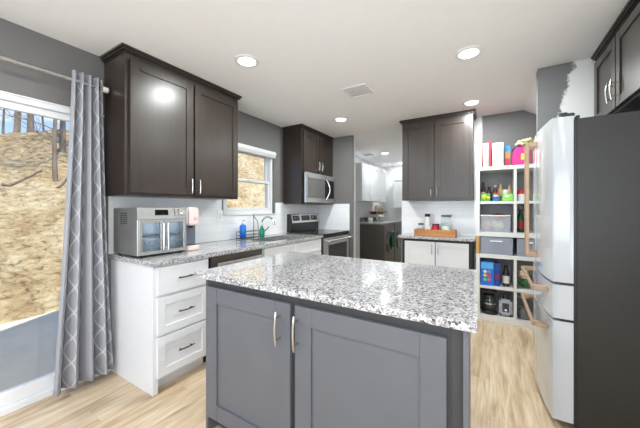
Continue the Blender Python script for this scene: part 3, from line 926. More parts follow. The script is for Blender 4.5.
MB().box(RX + 0.004, RX + 0.03, ry0 + 0.12, ry1 - 0.10, 0.34, 0.765).build('oven_window', M['oven_glass'], od)
h = MB(); h.tube([(RX + 0.085, ry0 + 0.04, 0.83), (RX + 0.085, ry1 - 0.03, 0.83)], 0.014, 14)
for y in (ry0 + 0.075, ry1 - 0.065): h.tube([(RX + 0.033, y, 0.83), (RX + 0.085, y, 0.83)], 0.010, 10)
h.build('handle', M['steel'], od)
MB().box(RX, RX + 0.028, ry0 + 0.02, ry1 - 0.004, 0.05, 0.205, 0.004).build('storage_drawer', M['steel'], t)
for (x, y) in ((-2.4, ry0 + 0.05), (-2.4, ry1 - 0.05), (-2.0, ry0 + 0.05), (-2.0, ry1 - 0.05)):
    MB().lathe([(0.018, 0.0), (0.018, 0.022)], x, y, 0.0, 12).build('foot', M['black'], t)

# ---------- dark upper cabinets
def crown(ax, sg, back, front, u0, u1, z, ends=(1, 1)):
    """crown moulding around the top: profile steps out twice"""
    b = MB()
    for (o, za, zb2) in ((0.006, z, z + 0.014), (0.02, z + 0.012, z + 0.030), (0.03, z + 0.028, CE - 0.0015)):
        a, c = u0 - o * ends[0], u1 + o * ends[1]
        if ax == 'x': b.box(back, front + sg * o, a, c, za, zb2, 0.002)
        else: b.box(a, c, back, front + sg * o, za, zb2, 0.002)
    return b
UB, UT = 1.365, 2.385
XU = -2.225
t = thing('upper_cabinet', (XU, 1.52, UB), 'large dark two-door wall cabinet between the curtain and the sink window', 'cabinet')
MB().box(XL + 0.0095, XU, 1.000, 2.050, UB, UT, 0.002).build('body', M['espresso'], t)
crown('x', 1, XL + 0.0095, XU, 1.0, 2.05, UT - 0.002).build('crown_molding', M['espresso'], t)
for (a, b, hy) in ((1.028, 1.530, 1.500), (1.546, 2.036, 1.577)):
    d = shaker(MB(), 'x', 1, XU, a, b, UB + 0.02, UT - 0.035, 0.064, 0.02, 0.009).build('door', M['espresso'], t)
    pull('x', 1, XU + 0.02, hy, UB + 0.095, 0.125, True, M['nickel'], d)

t = thing('microwave_cabinet', (XU, 3.64, 1.335), 'dark tall wall cabinet that holds the microwave above the range', 'cabinet')
b = MB(); b.box(XL + 0.0095, XU, 3.195, 3.222, 1.335, UT, 0.002); b.box(XL + 0.0095, XU, 4.052, 4.078, 1.335, UT, 0.002); b.box(XL + 0.0095, XU, 3.222, 4.052, 1.785, UT)
b.build('body', M['espresso'], t)
crown('x', 1, XL + 0.0095, XU, 3.195, 4.078, UT - 0.002, (1, 0)).build('crown_molding', M['espresso'], t)
for (a, b, hy) in ((3.225, 3.635, 3.60), (3.648, 4.06, 3.685)):
    d = shaker(MB(), 'x', 1, XU, a, b, 1.795, UT - 0.035, 0.06, 0.02, 0.009).build('door', M['espresso'], t)
    pull('x', 1, XU + 0.02, hy, 1.795 + 0.105, 0.125, True, M['nickel'], d)

t = thing('microwave', (-2.3, 3.64, 1.337), 'stainless over-the-range microwave in the dark cabinet', 'microwave')
my0, my1, mz0, mz1 = 3.226, 4.048, 1.337, 1.780
MX = -2.20
MB().box(XL + 0.02, MX, my0, my1, mz0, mz1, 0.003).build('body', M['black'], t)
db = MB(); yd = 3.83
db.box(MX + 0.001, MX + 0.028, my0, my0 + 0.055, mz0 + 0.02, mz1, 0.003); db.box(MX + 0.001, MX + 0.028, my0 + 0.055, my1, mz1 - 0.075, mz1, 0.003)
db.box(MX + 0.001, MX + 0.028, my0 + 0.055, my1, mz0 + 0.02, mz0 + 0.085, 0.003)
db = db.build('door', M['steel'], t)
MB().box(MX + 0.001, MX + 0.022, my0 + 0.055, 3.765, mz0 + 0.085, mz1 - 0.075).build('door_window', cm('microwave_window', 96, 94, 94, 0.12), db)
MB().box(MX + 0.001, MX + 0.024, 3.77, my1, mz0 + 0.085, mz1 - 0.075, 0.002).build('control_panel', M['black_glass'], t)
h = MB(); h.tube([(MX + 0.022 + 0.055 * math.sin(math.pi * k / 12), 3.80 + 0.02 * math.sin(math.pi * k / 12), mz0 + 0.07 + (mz1 - mz0 - 0.13) * k / 12) for k in range(13)], 0.011, 12)
h.build('handle', M['chrome'], db)
MB().box(MX - 0.2, MX + 0.012, my0 + 0.01, my1 - 0.01, mz0 + 0.0, mz0 + 0.018, 0.003).build('bottom_grille', M['steel_dark'], t)

# ================================================================== ISLAND
t = thing('kitchen_island', (-0.72, 1.43, 0), 'slate gray island cabinet with two large doors in the middle of the kitchen', 'island')
ix0, ix1, iy0, iy1 = -1.385, -0.062, 1.04, 1.845
b = MB(); b.box(ix0, ix1 - 0.05, iy0, iy1, 0.10, 0.882, 0.002); b.box(ix1 - 0.0495, ix1 - 0.0125, iy0, iy0 + 0.03, 0.001, 0.882); b.box(ix0 + 0.02, ix1 - 0.06, iy0 + 0.07, iy1 - 0.02, 0.001, 0.10)
b.build('body', M['island_dark'], t)
MB().prism([(ix1 - 0.012, iy0 - 0.022), (ix1 + 0.004, iy0 - 0.022), (ix1 + 0.004, iy0 + 0.02), (ix1 - 0.034, iy1), (ix1 - 0.0495, iy1), (ix1 - 0.0495, iy0 + 0.031), (ix1 - 0.012, iy0 + 0.031)], 2, 0.001, 0.882).build('end_panel', M['island'], t)
MB().box(ix0 - 0.002, ix0 + 0.018, iy0 - 0.0005, iy1, 0.001, 0.882, 0.002).build('end_panel', M['island'], t)
for (a, b, hx) in ((-1.355, -0.772, -0.835), (-0.745, -0.124, -0.727 + 0.0)):
    d = shaker(MB(), 'y', -1, iy0, a, b, 0.115, 0.838, 0.085, 0.021, 0.010).build('door', M['island'], t)
    pull('y', -1, iy0 - 0.021, -0.829 if a < -1 else -0.728, 0.725, 0.155, True, M['nickel'], d, 0.035, 0.0058, 0.008)
ic = MB().prism([(-1.425, 0.992), (-0.034, 0.992), (-0.062, 1.872), (-1.425, 1.872)], 2, 0.884, CT, 0.003).build('island_countertop', M['granite'])
tag(ic, 'wide speckled granite slab on top of the gray island', 'countertop')

# ================================================================== BACK WALL UNITS
YU = 3.765
t = thing('pantry_upper_cabinet', (-0.58, YU, 1.375), 'dark two-door wall cabinet on the back wall above the wooden tray', 'cabinet')
MB().box(-0.998, -0.172, YU, 4.0805, 1.375, UT, 0.002).build('body', M['espresso'], t)
crown('y', -1, 4.0805, YU, -0.998, -0.172, UT - 0.002).build('crown_molding', M['espresso'], t)
for (a, b, hx) in ((-0.98, -0.600, -0.630), (-0.590, -0.205, -0.560)):
    d = shaker(MB(), 'y', -1, YU, a, b, 1.395, UT - 0.03, 0.062, 0.02, 0.009).build('door', M['espresso'], t)
    pull('y', -1, YU - 0.02, hx, 1.485, 0.13, True, M['nickel'], d)
t = thing('pantry_base_cabinet', (-0.6, 3.78, 0), 'low black cabinet with white doors below the wooden tray', 'cabinet')
MB().box(-1.005, -0.175, 3.785, 4.088, 0.001, 0.878, 0.002).build('body', M['espresso_in'], t)
for (a, b, hx) in ((-0.965, -0.592, -0.625), (-0.582, -0.215, -0.550)):
    d = shaker(MB(), 'y', -1, 3.785, a, b, 0.09, 0.848, 0.058, 0.02, 0.008).build('door', M['white_cab'], t)
    pull('y', -1, 3.765, hx, 0.76, 0.13, True, M['nickel'], d)
tag(MB().box(-1.052, -0.150, 3.742, 4.0805, 0.880, CT, 0.003).build('counter_slab', M['granite']), 'short speckled granite slab on the low cabinet at the back wall', 'countertop')

t = thing('wooden_tray', (-0.61, 3.9, CT), 'long honey-brown wooden tray holding jars on the back counter', 'tray')
tx0, tx1, ty0, ty1, tz = -0.852, -0.362, 3.80, 3.97, CT + 0.001
MB().box(tx0, tx1, ty0, ty1, tz, tz + 0.012, 0.002).build('bottom', M['tray'], t)
for (a, b, c, d) in ((tx0, tx1, ty0, ty0 + 0.012), (tx0, tx1, ty1 - 0.012, ty1), (tx0, tx0 + 0.012, ty0 + 0.012, ty1 - 0.012), (tx1 - 0.012, tx1, ty0 + 0.012, ty1 - 0.012)):
    MB().box(a, b, c, d, tz + 0.012, tz + 0.085, 0.002).build('side', M['tray'], t)
zt_ = tz + 0.0125
def jar(x, y, r, h, mat_body, mat_lid, label, name='jar', fill=None, fh=0.6, lid_h=0.022, cat='jar'):
    t = thing(name, (x, y, zt_), label, cat)
    MB().lathe([(r * 0.9, 0.0), (r, 0.006), (r, h * 0.86), (r * 0.86, h * 0.95), (r * 0.86, h)], x, y, zt_, 24).build('body', mat_body, t)
    if fill: MB().lathe([(r * 0.86, 0.004), (r * 0.94, 0.012), (r * 0.94, h * fh)], x, y, zt_, 24).build('contents', fill, t)
    MB().lathe([(r * 0.92, h), (r * 0.94, h + 0.003), (r * 0.94, h + lid_h), (r * 0.7, h + lid_h + 0.004)], x, y, zt_, 24).build('lid', mat_lid, t)
    return t
jar(-0.785, 3.89, 0.036, 0.125, M['jar_glass'], cm('gray_lid', 96, 98, 100), 'short clear jar with a dark lid at the left end of the wooden tray', 'glass_jar', cm('oat_cream', 226, 216, 196), 0.35)
jar(-0.705, 3.912, 0.036, 0.235, cm('white_ceramic', 236, 235, 232, 0.25), M['black'], 'tall white bottle with a black stopper in the wooden tray', 'tall_bottle', cat='bottle', lid_h=0.035)
jar(-0.60, 3.88, 0.046, 0.128, cm('red_candle', 176, 26, 44, 0.25), cm('dark_red_lid', 88, 16, 26), 'red candle jar in the middle of the wooden tray', 'candle_jar', lid_h=0.014, cat='candle')
jar(-0.475, 3.89, 0.062, 0.235, M['jar_glass'], cm('gray_lid', 96, 98, 100), 'large clear canister half full of white powder on the wooden tray', 'glass_canister', cm('white_flour', 240, 240, 232), 0.52)
jar(-0.668, 3.845, 0.016, 0.092, cm('peach_tube', 232, 206, 186, 0.4), cm('white_lid', 235, 232, 226), 'small peach tube next to the red candle in the wooden tray', 'small_tube', cat='tube', lid_h=0.014)

# ---------- cube shelves
sx0, sx1, sy0, sy1 = -0.138, 0.612, 3.702, 4.088
def cube_shelf(name, z0, zs, z1, label, bt):
    t = thing(name, (0.237, 3.9, z0), label, 'shelf', None)
    for (a, b) in ((sx0, sx0 + 0.038), (sx1 - 0.038, sx1)):
        MB().box(a, b, sy0, sy1, z0, z1, 0.0015).build('side_panel', M['shelf'], t)
    MB().box(sx0 + 0.038, sx1 - 0.038, sy0, sy1, z1 - 0.042, z1, 0.0015).build('top', M['shelf'], t)
    MB().box(sx0 + 0.038, sx1 - 0.038, sy0, sy1, z0, z0 + bt, 0.0015).build('bottom', M['shelf'], t)
    MB().box(sx0 + 0.038, 0.221, sy0 + 0.002, sy1 - 0.01, zs - 0.018, zs + 0.012, 0.001).build('shelf_board', M['shelf'], t)
    MB().box(0.248, sx1 - 0.038, sy0 + 0.002, sy1 - 0.01, zs - 0.018, zs + 0.012, 0.001).build('shelf_board', M['shelf'], t)
    MB().box(0.221, 0.248, sy0 + 0.001, sy1 - 0.01, z0 + bt, z1 - 0.042, 0.001).build('divider', M['shelf'], t)
    MB().box(sx0 + 0.038, sx1 - 0.038, sy1 - 0.008, sy1, z0 + bt, z1 - 0.042).build('back_panel', cm('shelf_back_gray', 150, 150, 152), t)
    return t
LZ1, UZ0, UZ1 = 0.755, 0.955, 1.742
cube_shelf('cube_shelf', 0.001, 0.385, LZ1, 'white cube shelf standing on the floor, holding the coffee maker', 0.065)
cube_shelf('cube_shelf', UZ0, 1.340, UZ1, 'white cube shelf raised on wooden blocks, with boxes on its top', 0.050)
for (a, c, lab) in ((sx0, sy0, 'front left upright wooden block between the two white cube shelves'), (sx1 - 0.036, sy0, 'hidden front wooden block on the fridge side between the two white cube shelves'),
                    (sx0, sy1 - 0.08, 'rear left wooden block behind the clear drawers between the two cube shelves'), (sx1 - 0.036, sy1 - 0.08, 'rear wooden block on the fridge side between the two cube shelves')):
    tag(MB().box(a, a + 0.036, c, c + 0.08, LZ1 + 0.0005, UZ0 - 0.0005, 0.002).build('wooden_block', M['oak']), lab, 'wooden block', 'blocks under the upper cube shelf')
S1, S2 = 0.398, 1.353      # shelf board tops
SB, UBT = 0.067, 1.006     # bottoms

# clear drawers between the shelves
def clear_drawer(x0, x1, label, fill):
    z0, z1 = LZ1 + 0.001, UZ0 - 0.012
    t = thing('storage_bin', ((x0 + x1) / 2, 3.9, z0), label, 'storage bin')
    b = MB(); y0, y1 = 3.712, 4.0
    b.box(x0, x1, y0, y0 + 0.004, z0 + 0.004, z1, 0.001); b.box(x0, x1, y1 - 0.004, y1, z0 + 0.004, z1); b.box(x0, x0 + 0.004, y0 + 0.004, y1 - 0.004, z0 + 0.004, z1); b.box(x1 - 0.004, x1, y0 + 0.004, y1 - 0.004, z0 + 0.004, z1)
    b.box(x0, x1, y0, y1, z0, z0 + 0.004)
    b.build('bin', M['bin_gray'], t)
    MB().box(x0 - 0.002, x1 + 0.002, y0 - 0.004, y1, z1, z1 + 0.008, 0.002).build('rim', M['bin'], t)
    xm = (x0 + x1) / 2; w = min(0.06, (x1 - x0) * 0.3)
    MB().box(xm - w, xm + w, y0 - 0.016, y0 - 0.0005, z1 - 0.045, z1 - 0.032, 0.004).build('handle', M['plastic'], t)
    c = MB(); rr = random.Random(int(x0 * 100) + 50)
    n = 6 if x1 - x0 > 0.2 else 3
    for k in range(n):
        x = x0 + 0.03 + (x1 - x0 - 0.06) * k / (n - 1)
        c.blob((x, 3.78 + rr.random() * 0.1, z0 + 0.075), (0.026, 0.05, 0.036 + 0.02 * rr.random()), k, 0.2)
    c.build('contents', fill, t)
clear_drawer(-0.093, 0.213, 'smoky clear drawer with a white handle in the gap between the cube shelves', cm('dark_slate_packets', 96, 100, 122, 0.6))
clear_drawer(0.25, 0.50, 'clear drawer partly behind the fridge handle in the gap between the cube shelves', cm('yellow_green_packets', 168, 170, 90, 0.6))

# ---------- things on the shelf top
def carton(name, x0, x1, y0, y1, z0, z1, mat, label, cat='box', face=None, side=None, stripe=None, group=None, lid=True):
    t = thing(name, ((x0 + x1) / 2, (y0 + y1) / 2, z0), label, cat, group)
    z0 += 0.0008
    MB().box(x0, x1, y0, y1, z0, z1, 0.0015).build('carton', mat, t)
    if face: MB().box(x0 + 0.004, x1 - 0.004, y0 - 0.0012, y0 + 0.0005, z0 + (z1 - z0) * face[1], z0 + (z1 - z0) * face[2], 0.0003).build('printed_panel', face[0], t)
    if stripe:
        for (m, a, b) in stripe: MB().box(x0 + 0.003, x1 - 0.003, y0 - 0.0016, y0 + 0.0005, z0 + (z1 - z0) * a, z0 + (z1 - z0) * b, 0.0003).build('printed_band', m, t)
    if lid: MB().box(x0 + 0.001, x1 - 0.001, y0 + (y1 - y0) * 0.45, y0 + (y1 - y0) * 0.55, z1 - 0.0005, z1 + 0.002, 0.0005).build('flap_seam', mat, t)
    return t
TZ = UZ1
wht = cm('white_card', 214, 212, 207); red = cm('bright_red_card', 206, 34, 44); blu = cm('cobalt_blue_card', 40, 96, 190); org = cm('orange_card', 226, 130, 60)
carton('carton', -0.137, -0.080, 3.73, 3.92, TZ, TZ + 0.285, wht, 'tall white carton at the left end of the shelf top', face=None, stripe=[(cm('pale_brown_print', 206, 190, 176), 0.62, 0.66), (cm('pale_brown_print', 206, 190, 176), 0.45, 0.48), (cm('pale_brown_print', 206, 190, 176), 0.25, 0.28), (cm('pale_brown_print', 206, 190, 176), 0.8, 0.9)])
carton('carton', -0.070, -0.012, 3.73, 3.92, TZ, TZ + 0.275, cm('coral_card', 232, 96, 92), 'white-faced carton with coral edges on the shelf top', face=(wht, 0.02, 0.98))
carton('carton', -0.010, 0.012, 3.735, 3.92, TZ, TZ + 0.295, cm('crimson_card', 214, 40, 66), 'thin crimson carton on the shelf top between two white ones')
carton('carton', 0.013, 0.036, 3.80, 3.98, TZ, TZ + 0.205, blu, 'thin blue and red carton wedged behind the widest white box', stripe=[(red, 0.02, 0.40)])
carton('carton', 0.024, 0.128, 3.715, 3.78, TZ, TZ + 0.262, wht, 'widest white box on the shelf top, with faint pastel print', stripe=[(cm('pastel_print', 236, 226, 200), 0.2, 0.75)])
carton('carton', 0.140, 0.192, 3.74, 3.86, TZ, TZ + 0.222, cm('sky_blue_card', 44, 150, 214), 'narrow carton with blue top and red bottom next to the pink bag', stripe=[(red, 0.0, 0.36), (org, 0.36, 0.70)])
t = thing('pink_bag', (0.28, 3.8, TZ), 'hot pink pouch with a yellow-green label on the shelf top', 'bag')
b = MB(); b.prism([(0.205, TZ + 0.001), (0.372, TZ + 0.001), (0.378, TZ + 0.12), (0.36, TZ + 0.185), (0.30, TZ + 0.200), (0.235, TZ + 0.190), (0.207, TZ + 0.13)], 1, 3.74, 3.85, 0.018)
b.build('pouch', cm('hot_pink', 232, 50, 138, 0.45), t)
MB().box(0.288, 0.35, 3.7385, 3.742, TZ + 0.055, TZ + 0.125, 0.0008).build('label_patch', cm('lime_label', 206, 206, 70), t)
MB().tube([(0.215, 3.79, TZ + 0.15), (0.225, 3.79, TZ + 0.195), (0.25, 3.79, TZ + 0.215), (0.285, 3.79, TZ + 0.212), (0.30, 3.79, TZ + 0.19)], 0.009, 10).build('strap', cm('purple_strap', 92, 50, 128), t)
t = thing('snack_bag', (0.33, 3.82, TZ + 0.2), 'crumpled pale yellow snack bag lying on the pink pouch', 'bag')
b = MB(); b.blob((0.325, 3.80, TZ + 0.252), (0.075, 0.05, 0.034), 5, 0.5, 3); b.blob((0.36, 3.80, TZ + 0.268), (0.035, 0.035, 0.026), 9, 0.5, 3)
b.build('wrapper', cm('pale_yellow_wrapper', 222, 218, 164, 0.35, var=0.12, scale=40), t)
MB().blob((0.352, 3.752, TZ + 0.240), (0.016, 0.006, 0.014), 3, 0.2).build('green_print', cm('green_print', 30, 116, 60), t)

# ---------- upper-left cell: jars and small bins
def bottle(name, x, y, z, r, h, mat, cap, label, cat='bottle', band=None):
    t = thing(name, (x, y, z), label, cat)
    z += 0.0008
    MB().lathe([(r * 0.92, 0), (r, 0.005), (r, h * 0.62), (r * 0.5, h * 0.78), (r * 0.45, h * 0.9)], x, y, z, 18).build('body', mat, t)
    MB().lathe([(r * 0.52, h * 0.9), (r * 0.52, h), (r * 0.4, h * 1.01)], x, y, z, 14).build('cap', cap, t)
    if band: MB().lathe([(r * 1.012, h * 0.15), (r * 1.012, h * 0.5)], x, y, z, 18, close=False).build('label_band', band, t)
    return t
dkb = cm('dark_brown_glass', 58, 42, 36, 0.15); dkl = cm('dark_plum', 66, 52, 66, 0.2); tan = cm('tan_jar', 206, 170, 116, 0.4); gold = cm('gold_lid', 190, 160, 70, 0.3)
bottle('spice_bottle', -0.070, 3.90, S2, 0.026, 0.225, dkl, M['black'], 'tallest dark bottle at the left in the top left cube', band=cm('white_label', 214, 208, 204))
bottle('spice_bottle', -0.008, 3.90, S2, 0.028, 0.17, dkb, M['black'], 'dark brown bottle behind the yellow and green packet')
bottle('spice_bottle', 0.052, 3.90, S2, 0.026, 0.185, cm('wine_bottle', 96, 50, 50, 0.2), cm('cream_lid', 226, 216, 196), 'reddish brown bottle behind the blue bowl', band=cm('white_label', 214, 208, 204))
bottle('spice_bottle', 0.105, 3.88, S2, 0.030, 0.20, tan, gold, 'tan bottle with a gold cap in the top left cube')
bottle('spice_bottle', 0.188, 3.84, S2, 0.022, 0.18, cm('light_wood_mill', 214, 176, 124, 0.4), cm('light_wood_cap', 200, 160, 110), 'pale tan bottle nearest the divider in the top left cube')
t = thing('white_lidded_jar', (0.145, 3.80, S2), 'white round jar standing behind the lime green bin', 'jar')
MB().lathe([(0.028, 0.001), (0.031, 0.01), (0.031, 0.10)], 0.148, 3.81, S2, 20).build('body', cm('white_ceramic', 236, 235, 232, 0.25), t)
MB().lathe([(0.033, 0.1005), (0.033, 0.125), (0.028, 0.13)], 0.148, 3.81, S2, 20).build('lid', M['plastic'], t)
t = thing('snack_packet', (-0.045, 3.76, S2), 'yellow and green packet at the front left of the top left cube', 'packet')
MB().box(-0.092, 0.003, 3.725, 3.80, S2 + 0.001, S2 + 0.088, 0.004).build('carton', cm('leaf_green', 70, 160, 60), t)
MB().blob((-0.055, 3.722, S2 + 0.052), (0.022, 0.006, 0.028), 2, 0.2).build('lemon_print', cm('lemon_yellow', 236, 214, 40), t)
MB().blob((-0.015, 3.722, S2 + 0.042), (0.013, 0.005, 0.015), 4, 0.2).build('lemon_print', cm('lemon_yellow', 236, 214, 40), t)
t = thing('blue_bowl', (0.06, 3.77, S2), 'small blue bowl holding a red and white packet', 'bowl')
MB().lathe([(0.034, 0.001), (0.036, 0.004), (0.052, 0.05), (0.049, 0.05), (0.033, 0.008)], 0.060, 3.775, S2, 26).build('bowl', cm('steel_blue_bowl', 66, 124, 186, 0.3), t)
t = thing('candy_packet', (0.06, 3.775, S2 + 0.01), 'red and white packet sitting in the blue bowl', 'packet')
MB().box(0.034, 0.084, 3.757, 3.793, S2 + 0.012, S2 + 0.075, 0.008).build('wrapper', wht, t)
MB().box(0.033, 0.085, 3.756, 3.794, S2 + 0.0755, S2 + 0.094, 0.006).build('red_top', red, t)
t = thing('lime_bin', (0.165, 3.76, S2), 'lime green open bin with a white tag in the top left cube', 'storage bin')
b = MB(); x0, x1, y0, y1, z0, z1 = 0.118, 0.214, 3.722, 3.775, S2 + 0.001, S2 + 0.078
b.box(x0, x1, y0, y0 + 0.003, z0, z1); b.box(x0, x1, y1 - 0.003, y1, z0, z1); b.box(x0, x0 + 0.003, y0 + 0.003, y1 - 0.003, z0, z1); b.box(x1 - 0.003, x1, y0 + 0.003, y1 - 0.003, z0, z1); b.box(x0, x1, y0, y1, z0, z0 + 0.003)
b.build('bin', cm('lime_plastic', 132, 206, 76, 0.35), t)
MB().box(0.140, 0.178, y0 - 0.001, y0 + 0.001, z0 + 0.04, z0 + 0.066, 0.0003).build('tag', wht, t)
# upper right cell, partly behind the fridge handle
t = thing('red_tin', (0.29, 3.8, S2), 'red and white tin in the cube beside the fridge handle', 'tin')
MB().lathe([(0.038, 0.001), (0.040, 0.004), (0.040, 0.075)], 0.295, 3.79, S2, 24).build('body', cm('white_ceramic', 236, 235, 232, 0.25), t)
MB().lathe([(0.041, 0.0755), (0.041, 0.115), (0.036, 0.118)], 0.295, 3.79, S2, 24).build('lid', red, t)
t = bottle('green_bottle', 0.292, 3.86, UBT, 0.036, 0.25, cm('bottle_green', 34, 74, 50, 0.15), M['black'], 'dark green bottle with a red band in the cube beside the fridge handle', band=cm('dark_red_label', 150, 40, 40))
# lower-left cell of upper unit: clear bin of food
t = thing('clear_food_bin', (0.06, 3.85, UBT), 'large clear bin of food packets in the lower left cube of the raised shelf', 'storage bin')
b = MB(); x0, x1, y0, y1, z0, z1 = -0.092, 0.192, 3.722, 4.0, UBT + 0.001, UBT + 0.188
b.box(x0, x1, y0, y0 + 0.003, z0, z1, 0.001); b.box(x0, x1, y1 - 0.003, y1, z0, z1); b.box(x0, x0 + 0.003, y0 + 0.003, y1 - 0.003, z0, z1); b.box(x1 - 0.003, x1, y0 + 0.003, y1 - 0.003, z0, z1); b.box(x0, x1, y0, y1, z0, z0 + 0.003)
b.build('bin', M['bin'], t)
b = MB(); b.box(x0 - 0.003, x1 + 0.003, y0 - 0.005, y0 + 0.001, z1 - 0.008, z1 + 0.002, 0.001); b.box(x0 - 0.003, x1 + 0.003, y1 - 0.001, y1 + 0.003, z1 - 0.008, z1 + 0.002, 0.001); b.box(x0 - 0.003, x0 + 0.001, y0, y1, z1 - 0.008, z1 + 0.002); b.box(x1 - 0.001, x1 + 0.003, y0, y1, z1 - 0.008, z1 + 0.002)
b.build('rim', M['plastic'], t)
def packet(x, y, z, rx, ry, rz, mat, label, seed):
    o = MB().blob((x, y, z), (rx, ry, rz), seed, 0.3, 3).build('food_packet', mat)
    return tag(o, label, 'packet', 'food packets in the clear bin')
packet(-0.03, 3.80, UBT + 0.075, 0.05, 0.05, 0.062, cm('salmon_wrap', 216, 160, 140, 0.4), 'salmon-pink packet at the left in the clear food bin', 1)
packet(0.085, 3.795, UBT + 0.072, 0.055, 0.05, 0.05, cm('cream_wrap', 232, 220, 180, 0.4), 'cream packet at the right in the clear food bin', 2)
packet(0.03, 3.90, UBT + 0.078, 0.05, 0.045, 0.052, cm('gray_wrap', 190, 188, 190, 0.4), 'gray packet at the back of the clear food bin', 3)
packet(0.08, 3.90, UBT + 0.165, 0.075, 0.05, 0.040, cm('dark_red_wrap', 150, 30, 36, 0.4), 'dark red packet piled on top of the clear food bin contents', 4)

# ---------- lower unit, upper cells
def detergent(x0, x1, y0, y1, h, label):
    t = thing('detergent_box', ((x0 + x1) / 2, (y0 + y1) / 2, S1), label, 'box')
    z0 = S1 + 0.001
    MB().box(x0, x1, y0, y1, z0, z0 + h, 0.002).build('carton', cm('detergent_blue', 24, 110, 214, 0.3), t)
    MB().box(x0 + 0.004, x1 - 0.004, y0 - 0.001, y0 + 0.0005, z0 + h * 0.70, z0 + h * 0.96, 0.0003).build('printed_panel', cm('light_blue_print', 90, 176, 236, 0.3), t)
    cols = (('dot_white', 232, 232, 236), ('dot_gray', 150, 140, 150), ('dot_yellow', 232, 206, 60), ('dot_red', 206, 52, 60), ('dot_green', 120, 196, 130), ('dot_orange', 220, 110, 66))
    for k, (n, r, g_, b_) in enumerate(cols):
        cx = x0 + (x1 - x0) * (0.34 + 0.30 * (k % 2)); cz = z0 + h * (0.58 - 0.17 * (k // 2))
        MB().lathe([(0.018, 0.0), (0.016, -0.003)], cx, y0 - 0.0003, cz, 18, 'y').build('printed_dot', cm(n, r, g_, b_), t)
detergent(-0.092, 0.036, 3.722, 3.80, 0.268, 'bright blue box with six coloured dots in the cube shelf')
t = carton('carton', 0.040, 0.095, 3.745, 3.84, S1, S1 + 0.255, cm('deep_blue_card', 28, 70, 160), 'deep blue carton with a magenta patch beside the box of coloured dots', face=(cm('magenta_print', 130, 40, 110), 0.28, 0.52))
bottle('sauce_bottle', 0.155, 3.80, S1, 0.034, 0.235, cm('black_bottle', 34, 28, 32, 0.2), M['black'], 'black bottle with a white label at the divider of the cube shelf', band=cm('white_label', 214, 208, 204))
t = thing('leafy_bag', (0.30, 3.8, S1), 'green and white bag of greens beside the upper drawer handle of the fridge', 'bag')
MB().blob((0.325, 3.80, S1 + 0.062), (0.052, 0.04, 0.045), 4, 0.35, 3).build('bag', cm('dark_leaf', 44, 98, 56, 0.4, var=0.4, scale=30), t)
MB().blob((0.320, 3.80, S1 + 0.150), (0.045, 0.04, 0.055), 6, 0.35, 3).build('bag_top', cm('pale_bag', 214, 190, 166, 0.4), t)
# ---------- lower cells
t = thing('coffee_maker', (-0.01, 3.82, SB), 'black coffee maker with a glass carafe in the bottom cube', 'coffee maker')
z = SB + 0.001
MB().lathe([(0.078, 0), (0.082, 0.004), (0.082, 0.026), (0.074, 0.032)], -0.005, 3.80, z, 30).build('hot_plate', M['black'], t)
MB().box(-0.092, -0.004, 3.87, 3.96, z, z + 0.235, 0.008).build('water_tank', M['black'], t)
MB().box(-0.092, 0.065, 3.745, 3.96, z + 0.236, z + 0.268, 0.010).build('brew_head', M['black'], t)
cf = MB().lathe([(0.055, 0.034), (0.066, 0.042), (0.070, 0.12), (0.060, 0.18), (0.052, 0.20), (0.050, 0.20), (0.058, 0.178), (0.067, 0.12), (0.063, 0.045), (0.053, 0.037)], -0.005, 3.80, z, 28).build('carafe', M['jar_glass'], t)
MB().lathe([(0.053, 0.2005), (0.053, 0.216), (0.03, 0.222)], -0.005, 3.80, z, 24).build('carafe_lid', M['black'], cf)
MB().lathe([(0.0715, 0.112), (0.0722, 0.112), (0.0722, 0.126), (0.0715, 0.126)], -0.005, 3.80, z, 28, close=False).build('steel_band', M['chrome'], cf)
MB().tube([(0.03, 3.755, z + 0.19), (0.055, 3.728, z + 0.185), (0.062, 3.722, z + 0.13), (0.05, 3.735, z + 0.07), (0.038, 3.75, z + 0.06)], 0.007, 10).build('carafe_handle', M['black'], cf)
t = thing('gray_toaster', (0.15, 3.82, SB), 'light gray two-slot toaster beside the coffee maker in the bottom cube', 'toaster')
MB().box(0.088, 0.212, 3.745, 3.96, z + 0.006, z + 0.185, 0.022).build('housing', cm('cool_gray_metal', 172, 178, 190, 0.3), t)
MB().box(0.118, 0.182, 3.7435, 3.7465, z + 0.05, z + 0.15, 0.001).build('front_panel', cm('dark_front_panel', 62, 66, 76, 0.3), t)
MB().lathe([(0.012, 0), (0.012, -0.008)], 0.150, 3.7435, z + 0.075, 16, 'y').build('dial', M['chrome'], t)
MB().box(0.138, 0.162, 3.732, 3.7432, z + 0.122, z + 0.132, 0.003).build('lever', M['black'], t)
for x in (0.118, 0.162): MB().box(x, x + 0.022, 3.79, 3.92, z + 0.1845, z + 0.186, 0.0004).build('bread_slot', M['black'], t)
for (x, y) in ((0.105, 3.77), (0.195, 3.77), (0.105, 3.935), (0.195, 3.935)): MB().lathe([(0.008, 0), (0.008, 0.008)], x, y, z, 10).build('foot', M['black'], t)
t = thing('storage_jar', (0.31, 3.8, SB), 'tall glass storage jar in the bottom cube behind the lower fridge handle', 'jar')
MB().lathe([(0.050, 0.0), (0.054, 0.006), (0.054, 0.20), (0.046, 0.215), (0.046, 0.225)], 0.315, 3.80, z, 26).build('body', M['jar_glass'], t)
MB().lathe([(0.046, 0.003), (0.050, 0.010), (0.050, 0.12)], 0.315, 3.80, z, 26).build('contents', cm('gray_contents', 120, 116, 116, 0.6), t)
MB().lathe([(0.050, 0.2255), (0.050, 0.245), (0.02, 0.25), (0.014, 0.268)], 0.315, 3.80, z, 24).build('lid', M['steel'], t)

